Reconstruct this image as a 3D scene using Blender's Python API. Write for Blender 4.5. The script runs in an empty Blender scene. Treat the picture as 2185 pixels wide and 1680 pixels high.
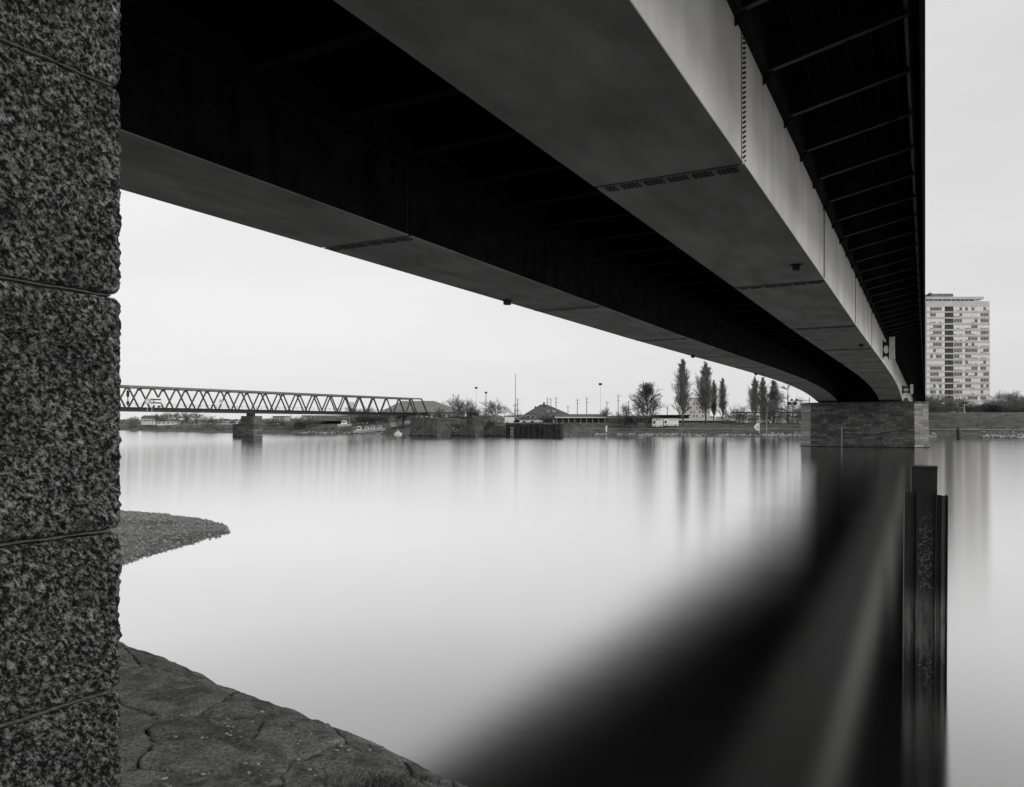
import bpy, math, random
from mathutils import Vector, noise, Matrix
random.seed(11)
scene = bpy.context.scene
COL = scene.collection
R = math.radians
# ------------------------------------------------------------------ camera, sky, sun, exposure
F = 1640.0; CU = 1092.5; HV = 905.0; EYE = 3.9; A = R(28.27)
SA, CA = math.sin(A), math.cos(A); TH = math.pi/2 - A
cam = bpy.data.cameras.new('camera'); cam_o = bpy.data.objects.new('camera', cam); COL.objects.link(cam_o)
cam_o.location = (0, 0, EYE); cam_o.rotation_euler = (math.pi/2, 0, 0)
cam.lens = F/2185*36; cam.sensor_width = 36; cam.shift_y = (HV-840)/2185
cam.clip_start = 0.05; cam.clip_end = 9000
scene.camera = cam_o
w = bpy.data.worlds.new('World'); scene.world = w; w.use_nodes = True
nt = w.node_tree; nt.nodes.clear()
def N(t, ty, **k):
    n = t.nodes.new(ty)
    for a_, b_ in k.items(): setattr(n, a_, b_)
    return n
sky = N(nt, 'ShaderNodeTexSky', sky_type='NISHITA', sun_disc=False)
SUN_EL, SUN_AZ = R(30), R(124)      # azimuth clockwise from +Y
sky.sun_elevation = SUN_EL; sky.sun_rotation = SUN_AZ; sky.dust_density = 4.0
bw = N(nt, 'ShaderNodeRGBToBW'); nt.links.new(sky.outputs[0], bw.inputs[0])
clampn = N(nt, 'ShaderNodeMath', operation='MINIMUM'); clampn.inputs[1].default_value = 12; nt.links.new(bw.outputs[0], clampn.inputs[0])
tc = N(nt, 'ShaderNodeTexCoord'); mp = N(nt, 'ShaderNodeMapping'); mp.inputs['Scale'].default_value = (1.0, 1.0, 4.5)
nt.links.new(tc.outputs['Generated'], mp.inputs[0])
cn = N(nt, 'ShaderNodeTexNoise'); cn.inputs['Scale'].default_value = 1.7; cn.inputs['Detail'].default_value = 5; cn.inputs['Roughness'].default_value = .5
nt.links.new(mp.outputs[0], cn.inputs[0])
mr = N(nt, 'ShaderNodeMapRange'); mr.inputs[1].default_value = .3; mr.inputs[2].default_value = .7; mr.inputs[3].default_value = 8.4; mr.inputs[4].default_value = 9.6
nt.links.new(cn.outputs[0], mr.inputs[0])
sxz = N(nt, 'ShaderNodeSeparateXYZ'); nt.links.new(tc.outputs['Generated'], sxz.inputs[0])
grd = N(nt, 'ShaderNodeMapRange'); grd.inputs[1].default_value = -.5; grd.inputs[2].default_value = .7; grd.inputs[3].default_value = .35; grd.inputs[4].default_value = -1.5
nt.links.new(sxz.outputs[0], grd.inputs[0]); cad = N(nt, 'ShaderNodeMath', operation='ADD'); nt.links.new(mr.outputs[0], cad.inputs[0]); nt.links.new(grd.outputs[0], cad.inputs[1])
mx = N(nt, 'ShaderNodeMix', data_type='FLOAT'); mx.inputs[0].default_value = .88
nt.links.new(clampn.outputs[0], mx.inputs[2]); nt.links.new(cad.outputs[0], mx.inputs[3])
bg = N(nt, 'ShaderNodeBackground'); bg.inputs[1].default_value = 0.1; nt.links.new(mx.outputs[0], bg.inputs[0])
wo = N(nt, 'ShaderNodeOutputWorld'); nt.links.new(bg.outputs[0], wo.inputs[0])
sl = bpy.data.lights.new('sun', 'SUN'); sl.energy = 1.3; sl.angle = R(28); sl.color = (1, .99, .975)
so = bpy.data.objects.new('sun', sl); COL.objects.link(so)
sd = Vector((math.sin(SUN_AZ)*math.cos(SUN_EL), math.cos(SUN_AZ)*math.cos(SUN_EL), math.sin(SUN_EL)))
so.rotation_euler = (-sd).to_track_quat('-Z', 'Y').to_euler()
vs = scene.view_settings; vs.view_transform = 'Standard'; vs.look = 'None'; vs.exposure = 0; vs.gamma = 1; vs.use_curve_mapping = False
scene.render.resolution_x = 1024; scene.render.resolution_y = 787
# ------------------------------------------------------------------ coordinates
def B(s, t, z=0.0):           # along the road bridge, across it to the left, up
    return Vector((s*SA - t*CA, s*CA + t*SA, z))
def ST(x, y): return x*SA + y*CA, -x*CA + y*SA
def at(u, v, Y): return Vector(((u-CU)/F*Y, Y, EYE-(v-HV)/F*Y))
def lerp(tab, x):
    if x <= tab[0][0]: return tab[0][1]
    for (a, b), (c, d) in zip(tab, tab[1:]):
        if x <= c: return b + (d-b)*(x-a)/(c-a)
    return tab[-1][1]
def nz(x, y, z=0.0, o=4): return noise.fractal(Vector((x, y, z)), 1.0, 2.0, o)
# ------------------------------------------------------------------ mesh building
class MB:
    def __init__(s): s.v = []; s.f = []
    def add(s, vs_, fs_):
        o = len(s.v); s.v += [tuple(p) for p in vs_]; s.f += [tuple(o+i for i in f) for f in fs_]; return s
    def box(s, x0, x1, y0, y1, z0, z1, rz=0, c=None):
        p = [Vector((x, y, z)) for z in (z0, z1) for x, y in ((x0, y0), (x1, y0), (x1, y1), (x0, y1))]
        if rz or c:
            m = Matrix.Rotation(rz, 3, 'Z'); p = [m @ q + Vector(c or (0, 0, 0)) for q in p]
        return s.add(p, [(3, 2, 1, 0), (4, 5, 6, 7), (0, 1, 5, 4), (1, 2, 6, 5), (2, 3, 7, 6), (3, 0, 4, 7)])
    def bar(s, a, b, w_, d=None, up=(0, 0, 1)):
        a = Vector(a); b = Vector(b); d = d or w_; n = (b-a).normalized(); u = Vector(up)
        if abs(n.dot(u)) > .98: u = Vector((1, 0, 0))
        x = n.cross(u).normalized()*w_/2; y = x.cross(n).normalized()*d/2
        return s.add([a-x-y, a+x-y, a+x+y, a-x+y, b-x-y, b+x-y, b+x+y, b-x+y], [(0, 1, 2, 3), (7, 6, 5, 4), (0, 4, 5, 1), (1, 5, 6, 2), (2, 6, 7, 3), (3, 7, 4, 0)])
    def tube(s, a, b, r0, r1=None, n=8):
        a = Vector(a); b = Vector(b); r1 = r0 if r1 is None else r1
        d = (b-a).normalized(); u = Vector((0, 0, 1)) if abs(d.z) < .95 else Vector((1, 0, 0))
        x = d.cross(u).normalized(); y = d.cross(x)
        p = []
        for c, r in ((a, r0), (b, r1)):
            p += [c + (x*math.cos(2*math.pi*i/n) + y*math.sin(2*math.pi*i/n))*r for i in range(n)]
        return s.add(p, [tuple(range(n))[::-1], tuple(range(n, 2*n))] + [(i, (i+1) % n, n+(i+1) % n, n+i) for i in range(n)])
    def prism(s, poly, ax, lo, hi):   # poly of 2-tuples extruded along axis ax
        def P(p, h): q = list(p); q.insert(ax, h); return q
        n = len(poly)
        return s.add([P(p, lo) for p in poly] + [P(p, hi) for p in poly], [tuple(range(n))[::-1], tuple(range(n, 2*n))] + [(i, (i+1) % n, n+(i+1) % n, n+i) for i in range(n)])
    def blob(s, c, rx, ry, rz, seed=0, nu=8, nv=5, k=.25):
        p = []; f = []
        for j in range(nv+1):
            th = math.pi*j/nv
            for i in range(nu):
                ph = 2*math.pi*i/nu; q = Vector((math.sin(th)*math.cos(ph), math.sin(th)*math.sin(ph), math.cos(th)))
                r = 1 + k*nz(q.x*1.5+seed, q.y*1.5, q.z*1.5, 2)
                p.append((c[0]+q.x*rx*r, c[1]+q.y*ry*r, c[2]+q.z*rz*r))
        for j in range(nv):
            for i in range(nu): a = j*nu+i; b = j*nu+(i+1) % nu; f.append((a, a+nu, b+nu, b))
        return s.add(p, f)
    def mesh(s, name, mat, smooth=False):
        me = bpy.data.meshes.new(name); me.from_pydata(s.v, [], s.f); me.validate()
        if mat: me.materials.append(mat)
        if smooth: me.polygons.foreach_set('use_smooth', [True]*len(me.polygons))
        me.update(); return me
def link(name, me, parent=None, loc=None, **props):
    o = bpy.data.objects.new(name, me); COL.objects.link(o)
    if parent: o.parent = parent
    if loc is not None: o.location = loc
    for k, v in props.items(): o[k] = v
    return o
def build(name, mb, mat, parent=None, smooth=False, **props): return link(name, mb.mesh(name, mat, smooth), parent, **props)
def thing(name, label, cat, loc=(0, 0, 0), rz=0, group=None):
    o = bpy.data.objects.new(name, None); COL.objects.link(o); o.location = loc; o.rotation_euler = (0, 0, rz); o.empty_display_size = .2
    o['label'] = label; o['category'] = cat
    if group: o['group'] = group
    return o
def tag(o, label, cat, group=None):
    o['label'] = label; o['category'] = cat
    if group: o['group'] = group
    return o
# ------------------------------------------------------------------ materials (all grey: the photograph is monochrome)
def g(v): return (v*1.0, v*.99, v*.975, 1)
def mat(name, a, b, scale=3.0, rough=.8, bump=0.0, bscale=None, stretch=(1, 1, 1), detail=5, spec=.35, dist=.02, lo=.35, hi=.65, extra=None, metal=0):
    m = bpy.data.materials.new(name); m.use_nodes = True; t = m.node_tree; p = t.nodes['Principled BSDF']
    p.inputs['Roughness'].default_value = rough; p.inputs['Specular IOR Level'].default_value = spec; p.inputs['Metallic'].default_value = metal
    c = N(t, 'ShaderNodeTexCoord'); mpp = N(t, 'ShaderNodeMapping'); mpp.inputs['Scale'].default_value = stretch; t.links.new(c.outputs['Object'], mpp.inputs[0])
    n1 = N(t, 'ShaderNodeTexNoise'); n1.inputs['Scale'].default_value = scale; n1.inputs['Detail'].default_value = detail; n1.inputs['Roughness'].default_value = .6
    t.links.new(mpp.outputs[0], n1.inputs[0])
    r1 = N(t, 'ShaderNodeMapRange'); r1.inputs[1].default_value = lo; r1.inputs[2].default_value = hi; t.links.new(n1.outputs[0], r1.inputs[0])
    mi = N(t, 'ShaderNodeMix', data_type='RGBA'); mi.inputs[6].default_value = g(a); mi.inputs[7].default_value = g(b)
    t.links.new(r1.outputs[0], mi.inputs[0]); out = mi.outputs[2]
    if extra:                                   # (scale, stretch, lo, hi, dark factor): streaks or stains multiplied in
        sc, st, l2, h2, k = extra
        mp2 = N(t, 'ShaderNodeMapping'); mp2.inputs['Scale'].default_value = st; t.links.new(c.outputs['Object'], mp2.inputs[0])
        n2 = N(t, 'ShaderNodeTexNoise'); n2.inputs['Scale'].default_value = sc; n2.inputs['Detail'].default_value = 4; t.links.new(mp2.outputs[0], n2.inputs[0])
        r2 = N(t, 'ShaderNodeMapRange'); r2.inputs[1].default_value = l2; r2.inputs[2].default_value = h2; r2.inputs[3].default_value = 1; r2.inputs[4].default_value = k
        t.links.new(n2.outputs[0], r2.inputs[0])
        mu = N(t, 'ShaderNodeMix', data_type='RGBA', blend_type='MULTIPLY'); mu.inputs[0].default_value = 1
        t.links.new(out, mu.inputs[6]); t.links.new(r2.outputs[0], mu.inputs[7]); out = mu.outputs[2]
    t.links.new(out, p.inputs['Base Color'])
    if bump:
        nb = N(t, 'ShaderNodeTexNoise'); nb.inputs['Scale'].default_value = bscale or scale*3; nb.inputs['Detail'].default_value = 6; nb.inputs['Roughness'].default_value = .65
        t.links.new(mpp.outputs[0], nb.inputs[0])
        bn = N(t, 'ShaderNodeBump'); bn.inputs['Strength'].default_value = bump; bn.inputs['Distance'].default_value = dist
        t.links.new(nb.outputs[0], bn.inputs['Height']); t.links.new(bn.outputs[0], p.inputs['Normal'])
    return m
M = {}
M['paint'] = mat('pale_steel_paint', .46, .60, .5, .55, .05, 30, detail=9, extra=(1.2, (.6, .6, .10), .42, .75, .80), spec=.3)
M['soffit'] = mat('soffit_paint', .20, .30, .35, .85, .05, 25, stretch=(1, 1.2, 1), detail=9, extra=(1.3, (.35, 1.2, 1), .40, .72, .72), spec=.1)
M['inner'] = mat('inner_steel_painted_shade', .006, .014, 1.2, .95, .05, 20, spec=.03, extra=(3, (1, 1, .08), .5, .7, .5))  # shade between the girders is put into this near-black colour
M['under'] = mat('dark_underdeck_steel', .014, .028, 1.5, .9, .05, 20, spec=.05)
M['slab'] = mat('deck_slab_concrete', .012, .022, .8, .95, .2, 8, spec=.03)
M['bolt'] = mat('black_bolt_steel', .012, .02, 5, .6)
M['black'] = mat('black_paint', .01, .018, 4, .5)
M['white'] = mat('white_paint', .72, .82, 2, .5)
M['offwhite'] = mat('weathered_white', .5, .68, 1.5, .6)
M['truss'] = mat('dark_truss_steel', .035, .065, 1.0, .6)
M['trusslt'] = mat('grey_truss_chord', .12, .18, 1.0, .6)
M['mortar'] = mat('dark_mortar', .02, .05, 30, .95, .6, 80)
M['grass'] = mat('winter_grass', .05, .12, .35, .95, .8, 2.0, dist=.15, detail=8, extra=(2.2, (1, 1, 1), .4, .65, .55))
M['earth'] = mat('dark_bank_earth', .04, .09, 1.5, .95, .6, 6, dist=.05)
M['rubble'] = mat('pale_rubble', .2, .5, 2, .9)
M['pebble'] = mat('river_pebble', .14, .6, 9, .85)
M['barspit'] = mat('gravel_bed', .10, .42, 9, .95, .9, 16, dist=.08, detail=8, extra=(.5, (1, 1, 1), .4, .62, .5))
M['oldstone'] = mat('old_quay_stone', .035, .13, 1.3, .9, .8, 4, dist=.1, detail=9, extra=(.5, (1, 1, 1), .4, .65, .6))
M['darkquay'] = mat('mossy_dark_quay', .012, .045, 1.3, .9, .8, 4, dist=.1, extra=(.8, (1, 1, .5), .4, .65, .5))
M['bark'] = mat('bare_branch', .05, .09, 3, .9)
M['bark2'] = mat('grey_twig', .13, .20, 3, .9)
M['leaf'] = mat('dark_evergreen_leaf', .03, .07, 2, .85)
M['roof'] = mat('dark_roof_tiles', .05, .11, 1.5, .85, .4, 5)
M['roof2'] = mat('grey_roof_sheet', .12, .2, 1, .8)
M['wall'] = mat('pale_render', .55, .7, .6, .8)
M['wallgrey'] = mat('grey_render', .3, .42, .6, .8)
M['towerwall'] = mat('tower_concrete', .50, .58, .3, .8, extra=(1, (1, 1, .2), .45, .8, .85))
M['towerband'] = mat('tower_white_panel', .74, .80, .3, .7)
M['glass'] = mat('dark_window_glass', .02, .06, .4, .15, spec=.5)
M['blind'] = mat('drawn_blind', .5, .62, .8, .7)
M['towerglass'] = mat('tower_window_glass', .10, .22, .6, .3)
M['loggia'] = mat('dark_loggia', .02, .04, 1, .9)
M['rust'] = mat('black_pile_steel', .006, .02, 5, .6, .3, 30, stretch=(1, 1, .3))
M['tyre'] = mat('tyre_rubber', .015, .02, 5, .9)
M['moss'] = mat('dry_grass_blade', .05, .14, 8, .9)

# block masonry of the river pier: every block keeps its own tone through an object random value
def stonemat(name, a, b, fine, bump, dist, speck=None, rnd=.5, LOHI=(.36, .66), stretch=None, stain=None, fine_rough=.72):
    m = bpy.data.materials.new(name); m.use_nodes = True; t = m.node_tree; p = t.nodes['Principled BSDF']
    p.inputs['Roughness'].default_value = .85; p.inputs['Specular IOR Level'].default_value = .3
    c = N(t, 'ShaderNodeTexCoord'); oi = N(t, 'ShaderNodeObjectInfo')
    ad = N(t, 'ShaderNodeVectorMath', operation='ADD'); sc = N(t, 'ShaderNodeMath', operation='MULTIPLY'); sc.inputs[1].default_value = 37
    t.links.new(oi.outputs['Random'], sc.inputs[0]); t.links.new(c.outputs['Object'], ad.inputs[0]); t.links.new(sc.outputs[0], ad.inputs[1])
    if stretch:
        ms_ = N(t, 'ShaderNodeMapping'); ms_.inputs['Rotation'].default_value = (0, R(40), 0); t.links.new(ad.outputs[0], ms_.inputs[0])
        m2_ = N(t, 'ShaderNodeMapping'); m2_.inputs['Scale'].default_value = stretch; t.links.new(ms_.outputs[0], m2_.inputs[0]); ad = m2_
    n1 = N(t, 'ShaderNodeTexNoise'); n1.inputs['Scale'].default_value = fine; n1.inputs['Detail'].default_value = 10; n1.inputs['Roughness'].default_value = fine_rough
    t.links.new(ad.outputs[0], n1.inputs[0])
    r1 = N(t, 'ShaderNodeMapRange'); r1.inputs[1].default_value = LOHI[0]; r1.inputs[2].default_value = LOHI[1]; t.links.new(n1.outputs[0], r1.inputs[0])
    mi = N(t, 'ShaderNodeMix', data_type='RGBA'); mi.inputs[6].default_value = g(a); mi.inputs[7].default_value = g(b); t.links.new(r1.outputs[0], mi.inputs[0])
    rr = N(t, 'ShaderNodeMapRange'); rr.inputs[3].default_value = 1-rnd; rr.inputs[4].default_value = 1+rnd*.6; t.links.new(oi.outputs['Random'], rr.inputs[0])
    mu = N(t, 'ShaderNodeMix', data_type='RGBA', blend_type='MULTIPLY'); mu.inputs[0].default_value = 1; t.links.new(mi.outputs[2], mu.inputs[6]); t.links.new(rr.outputs[0], mu.inputs[7])
    out = mu.outputs[2]
    if stain:
        ns = N(t, 'ShaderNodeTexNoise'); ns.inputs['Scale'].default_value = stain[0]; ns.inputs['Detail'].default_value = 5; t.links.new(ad.outputs[0], ns.inputs[0])
        rs = N(t, 'ShaderNodeMapRange'); rs.inputs[1].default_value = .42; rs.inputs[2].default_value = .62; rs.inputs[3].default_value = 1; rs.inputs[4].default_value = stain[1]; t.links.new(ns.outputs[0], rs.inputs[0])
        mq = N(t, 'ShaderNodeMix', data_type='RGBA', blend_type='MULTIPLY'); mq.inputs[0].default_value = 1; t.links.new(out, mq.inputs[6]); t.links.new(rs.outputs[0], mq.inputs[7]); out = mq.outputs[2]
    if speck:
        vo = N(t, 'ShaderNodeTexVoronoi'); vo.inputs['Scale'].default_value = speck[0]; t.links.new(ad.outputs[0], vo.inputs[0])
        b2 = N(t, 'ShaderNodeRGBToBW'); t.links.new(vo.outputs['Color'], b2.inputs[0])
        r3 = N(t, 'ShaderNodeMapRange'); r3.inputs[1].default_value = speck[1]; r3.inputs[2].default_value = .9; r3.inputs[4].default_value = speck[2]; t.links.new(b2.outputs[0], r3.inputs[0])
        m3 = N(t, 'ShaderNodeMix', data_type='RGBA'); m3.inputs[7].default_value = g(.62); t.links.new(r3.outputs[0], m3.inputs[0]); t.links.new(out, m3.inputs[6]); out = m3.outputs[2]
    t.links.new(out, p.inputs['Base Color'])
    bn = N(t, 'ShaderNodeBump'); bn.inputs['Strength'].default_value = bump; bn.inputs['Distance'].default_value = dist
    t.links.new(n1.outputs[0], bn.inputs['Height']); t.links.new(bn.outputs[0], p.inputs['Normal'])
    return m
M['granite'] = stonemat('bush_hammered_granite', .003, .85, 85, 1.0, .03, None, .16, (.475, .68), (1, 1, .6), (9, .6), .78)
M['pierstone'] = stonemat('coursed_sandstone', .05, .16, 3, .6, .03, None, .5)
M['nosestone'] = stonemat('pale_nose_stone', .12, .27, 3, .6, .03, None, .4)
M['revet'] = stonemat('revetment_stone', .055, .56, 48, 1.0, .04, None, .2, (.38, .70), None, (6, .5), .8)

# sheet pile paint: speckled upper part, weed-stained grey lower part (marks at their own heights on the steel)
def pile_mat():
    m = mat('weathered_sheet_pile', .008, .02, 6, .55, .3, 40, stretch=(1, 1, .4)); t = m.node_tree; p = t.nodes['Principled BSDF']
    src = p.inputs['Base Color'].links[0].from_socket
    c = N(t, 'ShaderNodeTexCoord'); sx = N(t, 'ShaderNodeSeparateXYZ'); t.links.new(c.outputs['Object'], sx.inputs[0])
    n = N(t, 'ShaderNodeTexNoise'); n.inputs['Scale'].default_value = 26; n.inputs['Detail'].default_value = 6; t.links.new(c.outputs['Object'], n.inputs[0])
    sp = N(t, 'ShaderNodeMapRange'); sp.inputs[1].default_value = .52; sp.inputs[2].default_value = .62; sp.inputs[4].default_value = .13; t.links.new(n.outputs[0], sp.inputs[0])
    ax = N(t, 'ShaderNodeMath', operation='ABSOLUTE'); t.links.new(sx.outputs[0], ax.inputs[0])
    wx = N(t, 'ShaderNodeMapRange'); wx.inputs[1].default_value = .13; wx.inputs[2].default_value = .16; wx.inputs[3].default_value = 1; wx.inputs[4].default_value = 0; t.links.new(ax.outputs[0], wx.inputs[0])
    wz = N(t, 'ShaderNodeMapRange'); wz.inputs[1].default_value = 3.3; wz.inputs[2].default_value = 2.6; wz.inputs[3].default_value = 0; wz.inputs[4].default_value = 1; t.links.new(sx.outputs[2], wz.inputs[0])
    a1 = N(t, 'ShaderNodeMath', operation='MULTIPLY'); t.links.new(wx.outputs[0], a1.inputs[0]); t.links.new(wz.outputs[0], a1.inputs[1])
    a2 = N(t, 'ShaderNodeMath', operation='MULTIPLY'); t.links.new(a1.outputs[0], a2.inputs[0]); t.links.new(sp.outputs[0], a2.inputs[1])
    n2 = N(t, 'ShaderNodeTexNoise'); n2.inputs['Scale'].default_value = 5; n2.inputs['Detail'].default_value = 6
    m2 = N(t, 'ShaderNodeMapping'); m2.inputs['Scale'].default_value = (3, 3, .5); t.links.new(c.outputs['Object'], m2.inputs[0]); t.links.new(m2.outputs[0], n2.inputs[0])
    adz = N(t, 'ShaderNodeMath', operation='MULTIPLY_ADD'); adz.inputs[1].default_value = .8; t.links.new(n2.outputs[0], adz.inputs[0]); t.links.new(sx.outputs[2], adz.inputs[2])
    lo = N(t, 'ShaderNodeMapRange'); lo.inputs[1].default_value = 2.15; lo.inputs[2].default_value = 1.75; lo.inputs[4].default_value = 1; lo.inputs[3].default_value = 0; t.links.new(adz.outputs[0], lo.inputs[0])
    l2 = N(t, 'ShaderNodeMapRange'); l2.inputs[1].default_value = .7; l2.inputs[2].default_value = 1.1; t.links.new(adz.outputs[0], l2.inputs[0])
    a3 = N(t, 'ShaderNodeMath', operation='MULTIPLY'); t.links.new(lo.outputs[0], a3.inputs[0]); t.links.new(l2.outputs[0], a3.inputs[1])
    a5 = N(t, 'ShaderNodeMapRange'); a5.inputs[1].default_value = .3; a5.inputs[2].default_value = .7; a5.inputs[3].default_value = .03; a5.inputs[4].default_value = .17; t.links.new(n2.outputs[0], a5.inputs[0])
    a4 = N(t, 'ShaderNodeMath', operation='MULTIPLY'); t.links.new(a3.outputs[0], a4.inputs[0]); t.links.new(a5.outputs[0], a4.inputs[1])
    mxx = N(t, 'ShaderNodeMath', operation='MAXIMUM'); t.links.new(a2.outputs[0], mxx.inputs[0]); t.links.new(a4.outputs[0], mxx.inputs[1])
    mi = N(t, 'ShaderNodeMix', data_type='RGBA'); mi.inputs[7].default_value = g(.9); t.links.new(mxx.outputs[0], mi.inputs[0]); t.links.new(src, mi.inputs[6])
    t.links.new(mi.outputs[2], p.inputs['Base Color']); return m
M['pile'] = pile_mat()

def water_mat():
    m = bpy.data.materials.new('river_water'); m.use_nodes = True; t = m.node_tree; t.nodes.clear()
    out = N(t, 'ShaderNodeOutputMaterial'); ms = N(t, 'ShaderNodeMixShader'); df = N(t, 'ShaderNodeBsdfDiffuse'); df.inputs[0].default_value = g(.012)
    gl = N(t, 'ShaderNodeBsdfGlossy', distribution='BECKMANN'); gl.inputs[0].default_value = (1, 1, 1, 1)
    lw = N(t, 'ShaderNodeLayerWeight'); lw.inputs[0].default_value = .5
    cr = N(t, 'ShaderNodeValToRGB'); e = cr.color_ramp.elements
    pts = [(0, .02), (.35, .10), (.5, .22), (.58, .37), (.66, .53), (.76, .80), (.85, .93), (.93, .98)]
    e[0].position, e[0].color = pts[0][0], (pts[0][1],)*3+(1,); e[1].position, e[1].color = pts[-1][0], (pts[-1][1],)*3+(1,)
    for a_, b_ in pts[1:-1]: x = e.new(a_); x.color = (b_, b_, b_, 1)
    t.links.new(lw.outputs['Facing'], cr.inputs[0]); t.links.new(cr.outputs[0], ms.inputs[0])
    c = N(t, 'ShaderNodeTexCoord'); rot = N(t, 'ShaderNodeMapping'); rot.inputs['Rotation'].default_value = (0, 0, -TH); t.links.new(c.outputs['Object'], rot.inputs[0])
    def nn(sc, det):
        m1 = N(t, 'ShaderNodeMapping'); m1.inputs['Scale'].default_value = sc; t.links.new(rot.outputs[0], m1.inputs[0])
        n_ = N(t, 'ShaderNodeTexNoise'); n_.inputs['Scale'].default_value = 1; n_.inputs['Detail'].default_value = det; t.links.new(m1.outputs[0], n_.inputs[0]); return n_
    n1 = nn((3.2, .28, 1), 3); n2 = nn((.16, .012, 1), 4)
    rr = N(t, 'ShaderNodeMapRange'); rr.inputs[1].default_value = .35; rr.inputs[2].default_value = .65; rr.inputs[3].default_value = .15; rr.inputs[4].default_value = .16
    t.links.new(n2.outputs[0], rr.inputs[0]); t.links.new(rr.outputs[0], gl.inputs['Roughness'])
    gl.inputs['Anisotropy'].default_value = .3
    tg = N(t, 'ShaderNodeCombineXYZ'); tg.inputs[0].default_value = -CA; tg.inputs[1].default_value = SA; t.links.new(tg.outputs[0], gl.inputs['Tangent'])
    b1 = N(t, 'ShaderNodeBump'); b1.inputs['Strength'].default_value = 1; b1.inputs['Distance'].default_value = .0006; t.links.new(n1.outputs[0], b1.inputs['Height'])
    b2 = N(t, 'ShaderNodeBump'); b2.inputs['Strength'].default_value = 1; b2.inputs['Distance'].default_value = .006; t.links.new(n2.outputs[0], b2.inputs['Height']); t.links.new(b1.outputs[0], b2.inputs['Normal'])
    t.links.new(b2.outputs[0], gl.inputs['Normal'])
    t.links.new(df.outputs[0], ms.inputs[1]); t.links.new(gl.outputs[0], ms.inputs[2]); t.links.new(ms.outputs[0], out.inputs[0]); return m
M['water'] = water_mat()

# ------------------------------------------------------------------ SETTING: water, far bank, near bank
wm = MB()
wm.add([(-4000, -4000, 0), (4000, -4000, 0), (4000, 6000, 0), (-4000, 6000, 0)], [(0, 1, 2, 3)])
build('river_water', wm, M['water'], kind='structure')

SW = [(-1500, 250), (-10, 248), (33, 243), (83, 246), (101, 240), (105, 221), (160, 219), (184, 232), (268, 237), (330, 262), (443, 307), (1500, 380)]
HT = [(-1500, 7.5), (5, 7.5), (22, 4.6), (33, 4.25), (200, 4.2), (300, 3.6), (1500, 3.4)]
def prof(d, H):
    hi = max(0, H-4)
    return lerp([(-8, -1.5), (0, 0.0), (1.2, .35), (8, 1.75), (9, 1.95), (11, 2.1), (22, H-.3-hi*.45), (27+hi*2, H), (36+hi*2, H+.05)], d)
def gz(s, t):
    return prof(s-lerp(SW, t), lerp(HT, t))
bank = MB(); ts = []
t_ = -1500
while t_ < 1500:
    ts.append(t_); t_ += 2.5 if -40 < t_ < 470 else 40
ds = [-8, -3, 0, .6, 1.2, 2.5, 4, 6, 8, 9, 11, 13, 15, 17, 20, 23, 27, 30, 34, 38, 46, 60, 90, 140, 220, 400, 900, 2500, 5000]
for t_ in ts:
    for d in ds:
        wob = nz(t_*.11, 3.3)*1.2 + nz(t_*.5, d*.4)*.35 if d < 20 else 0
        zz = prof(d, lerp(HT, t_)) + (nz(t_*.35, d*.35, 7)*.22 if 0 < d < 60 else 0)
        bank.v.append(tuple(B(lerp(SW, t_)+d+wob, t_, zz)))
nd = len(ds)
for i in range(len(ts)-1):
    for j in range(nd-1): a = i*nd+j; bank.f.append((a, a+1, a+nd+1, a+nd))
build('far_river_bank', bank, M['grass'], kind='structure', smooth=True)
# towpath: a pale strip on the berm
tp = MB(); tl = [x for x in ts if -300 <= x <= 103 or 175 < x < 400]
for i, t_ in enumerate(tl):
    for d in (9.3, 10.6):
        wob = nz(t_*.11, 3.3)*1.2 + nz(t_*.5, d*.4)*.35
        tp.v.append(tuple(B(lerp(SW, t_)+d+wob, t_, prof(d, lerp(HT, t_))+.27)))
    if i and t_-tl[i-1] < 60: a = 2*i-2; tp.f.append((a, a+1, a+3, a+2))
M['path'] = mat('pale_gravel_path', .22, .34, 1, .95)
build('towpath', tp, M['path'], kind='structure')

# near bank (the ground the camera stands above)
C0, C1, C2, Z0, KK, WW, SLO, MXS = 3.80, .275, -.006, -1.557, .671, 1.375, .06, .8
def nearz(s, t):
    tt = min(max(t, -6), 14)
    e = s-(C0+C1*tt+C2*tt*tt)+WW + .07*nz(t*1.2, 9.1, 0, 3)
    Z = Z0-SLO*max(s, -5)
    if -1.5 < e < 2 and s > 1: Z += (.016*nz(e*9, tt*.9, 5, 2)+.008*nz(e*26, tt*2.2, 8, 2))*min(1, (e+1.5)/1.0)
    if e > 0:
        em = (MXS-SLO)/(2*KK); Z -= KK*e*e if e < em else KK*em*em+(MXS-SLO)*(e-em)
    return EYE+Z
nb = MB(); ss = [-800, -300, -100, -40, -20, -10, -5, -2, -1] + [i*.125 for i in range(0, 73)] + [10, 12, 16]
tt = [-800, -300, -100, -50, -25, -12, -8] + [-5+i*.3 for i in range(0, 61)] + [14.5, 17, 20, 25, 40, 80, 300, 800]
for s_ in ss:
    for t_ in tt: nb.v.append(tuple(B(s_, t_, max(nearz(s_, t_), -3) - .013 + (.024*nz(s_*3, t_*3) if s_ > -2 else 0))))
for i in range(len(ss)-1):
    for j in range(len(tt)-1): a = i*len(tt)+j; nb.f.append((a, a+1, a+len(tt)+1, a+len(tt)))
near = build('near_river_bank', nb, mat('bank_mortar_and_silt', .05, .28, 14, .95, .8, 30, dist=.03, extra=(2.5, (1, 1, 1), .4, .62, .5)), kind='structure', smooth=True)

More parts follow.
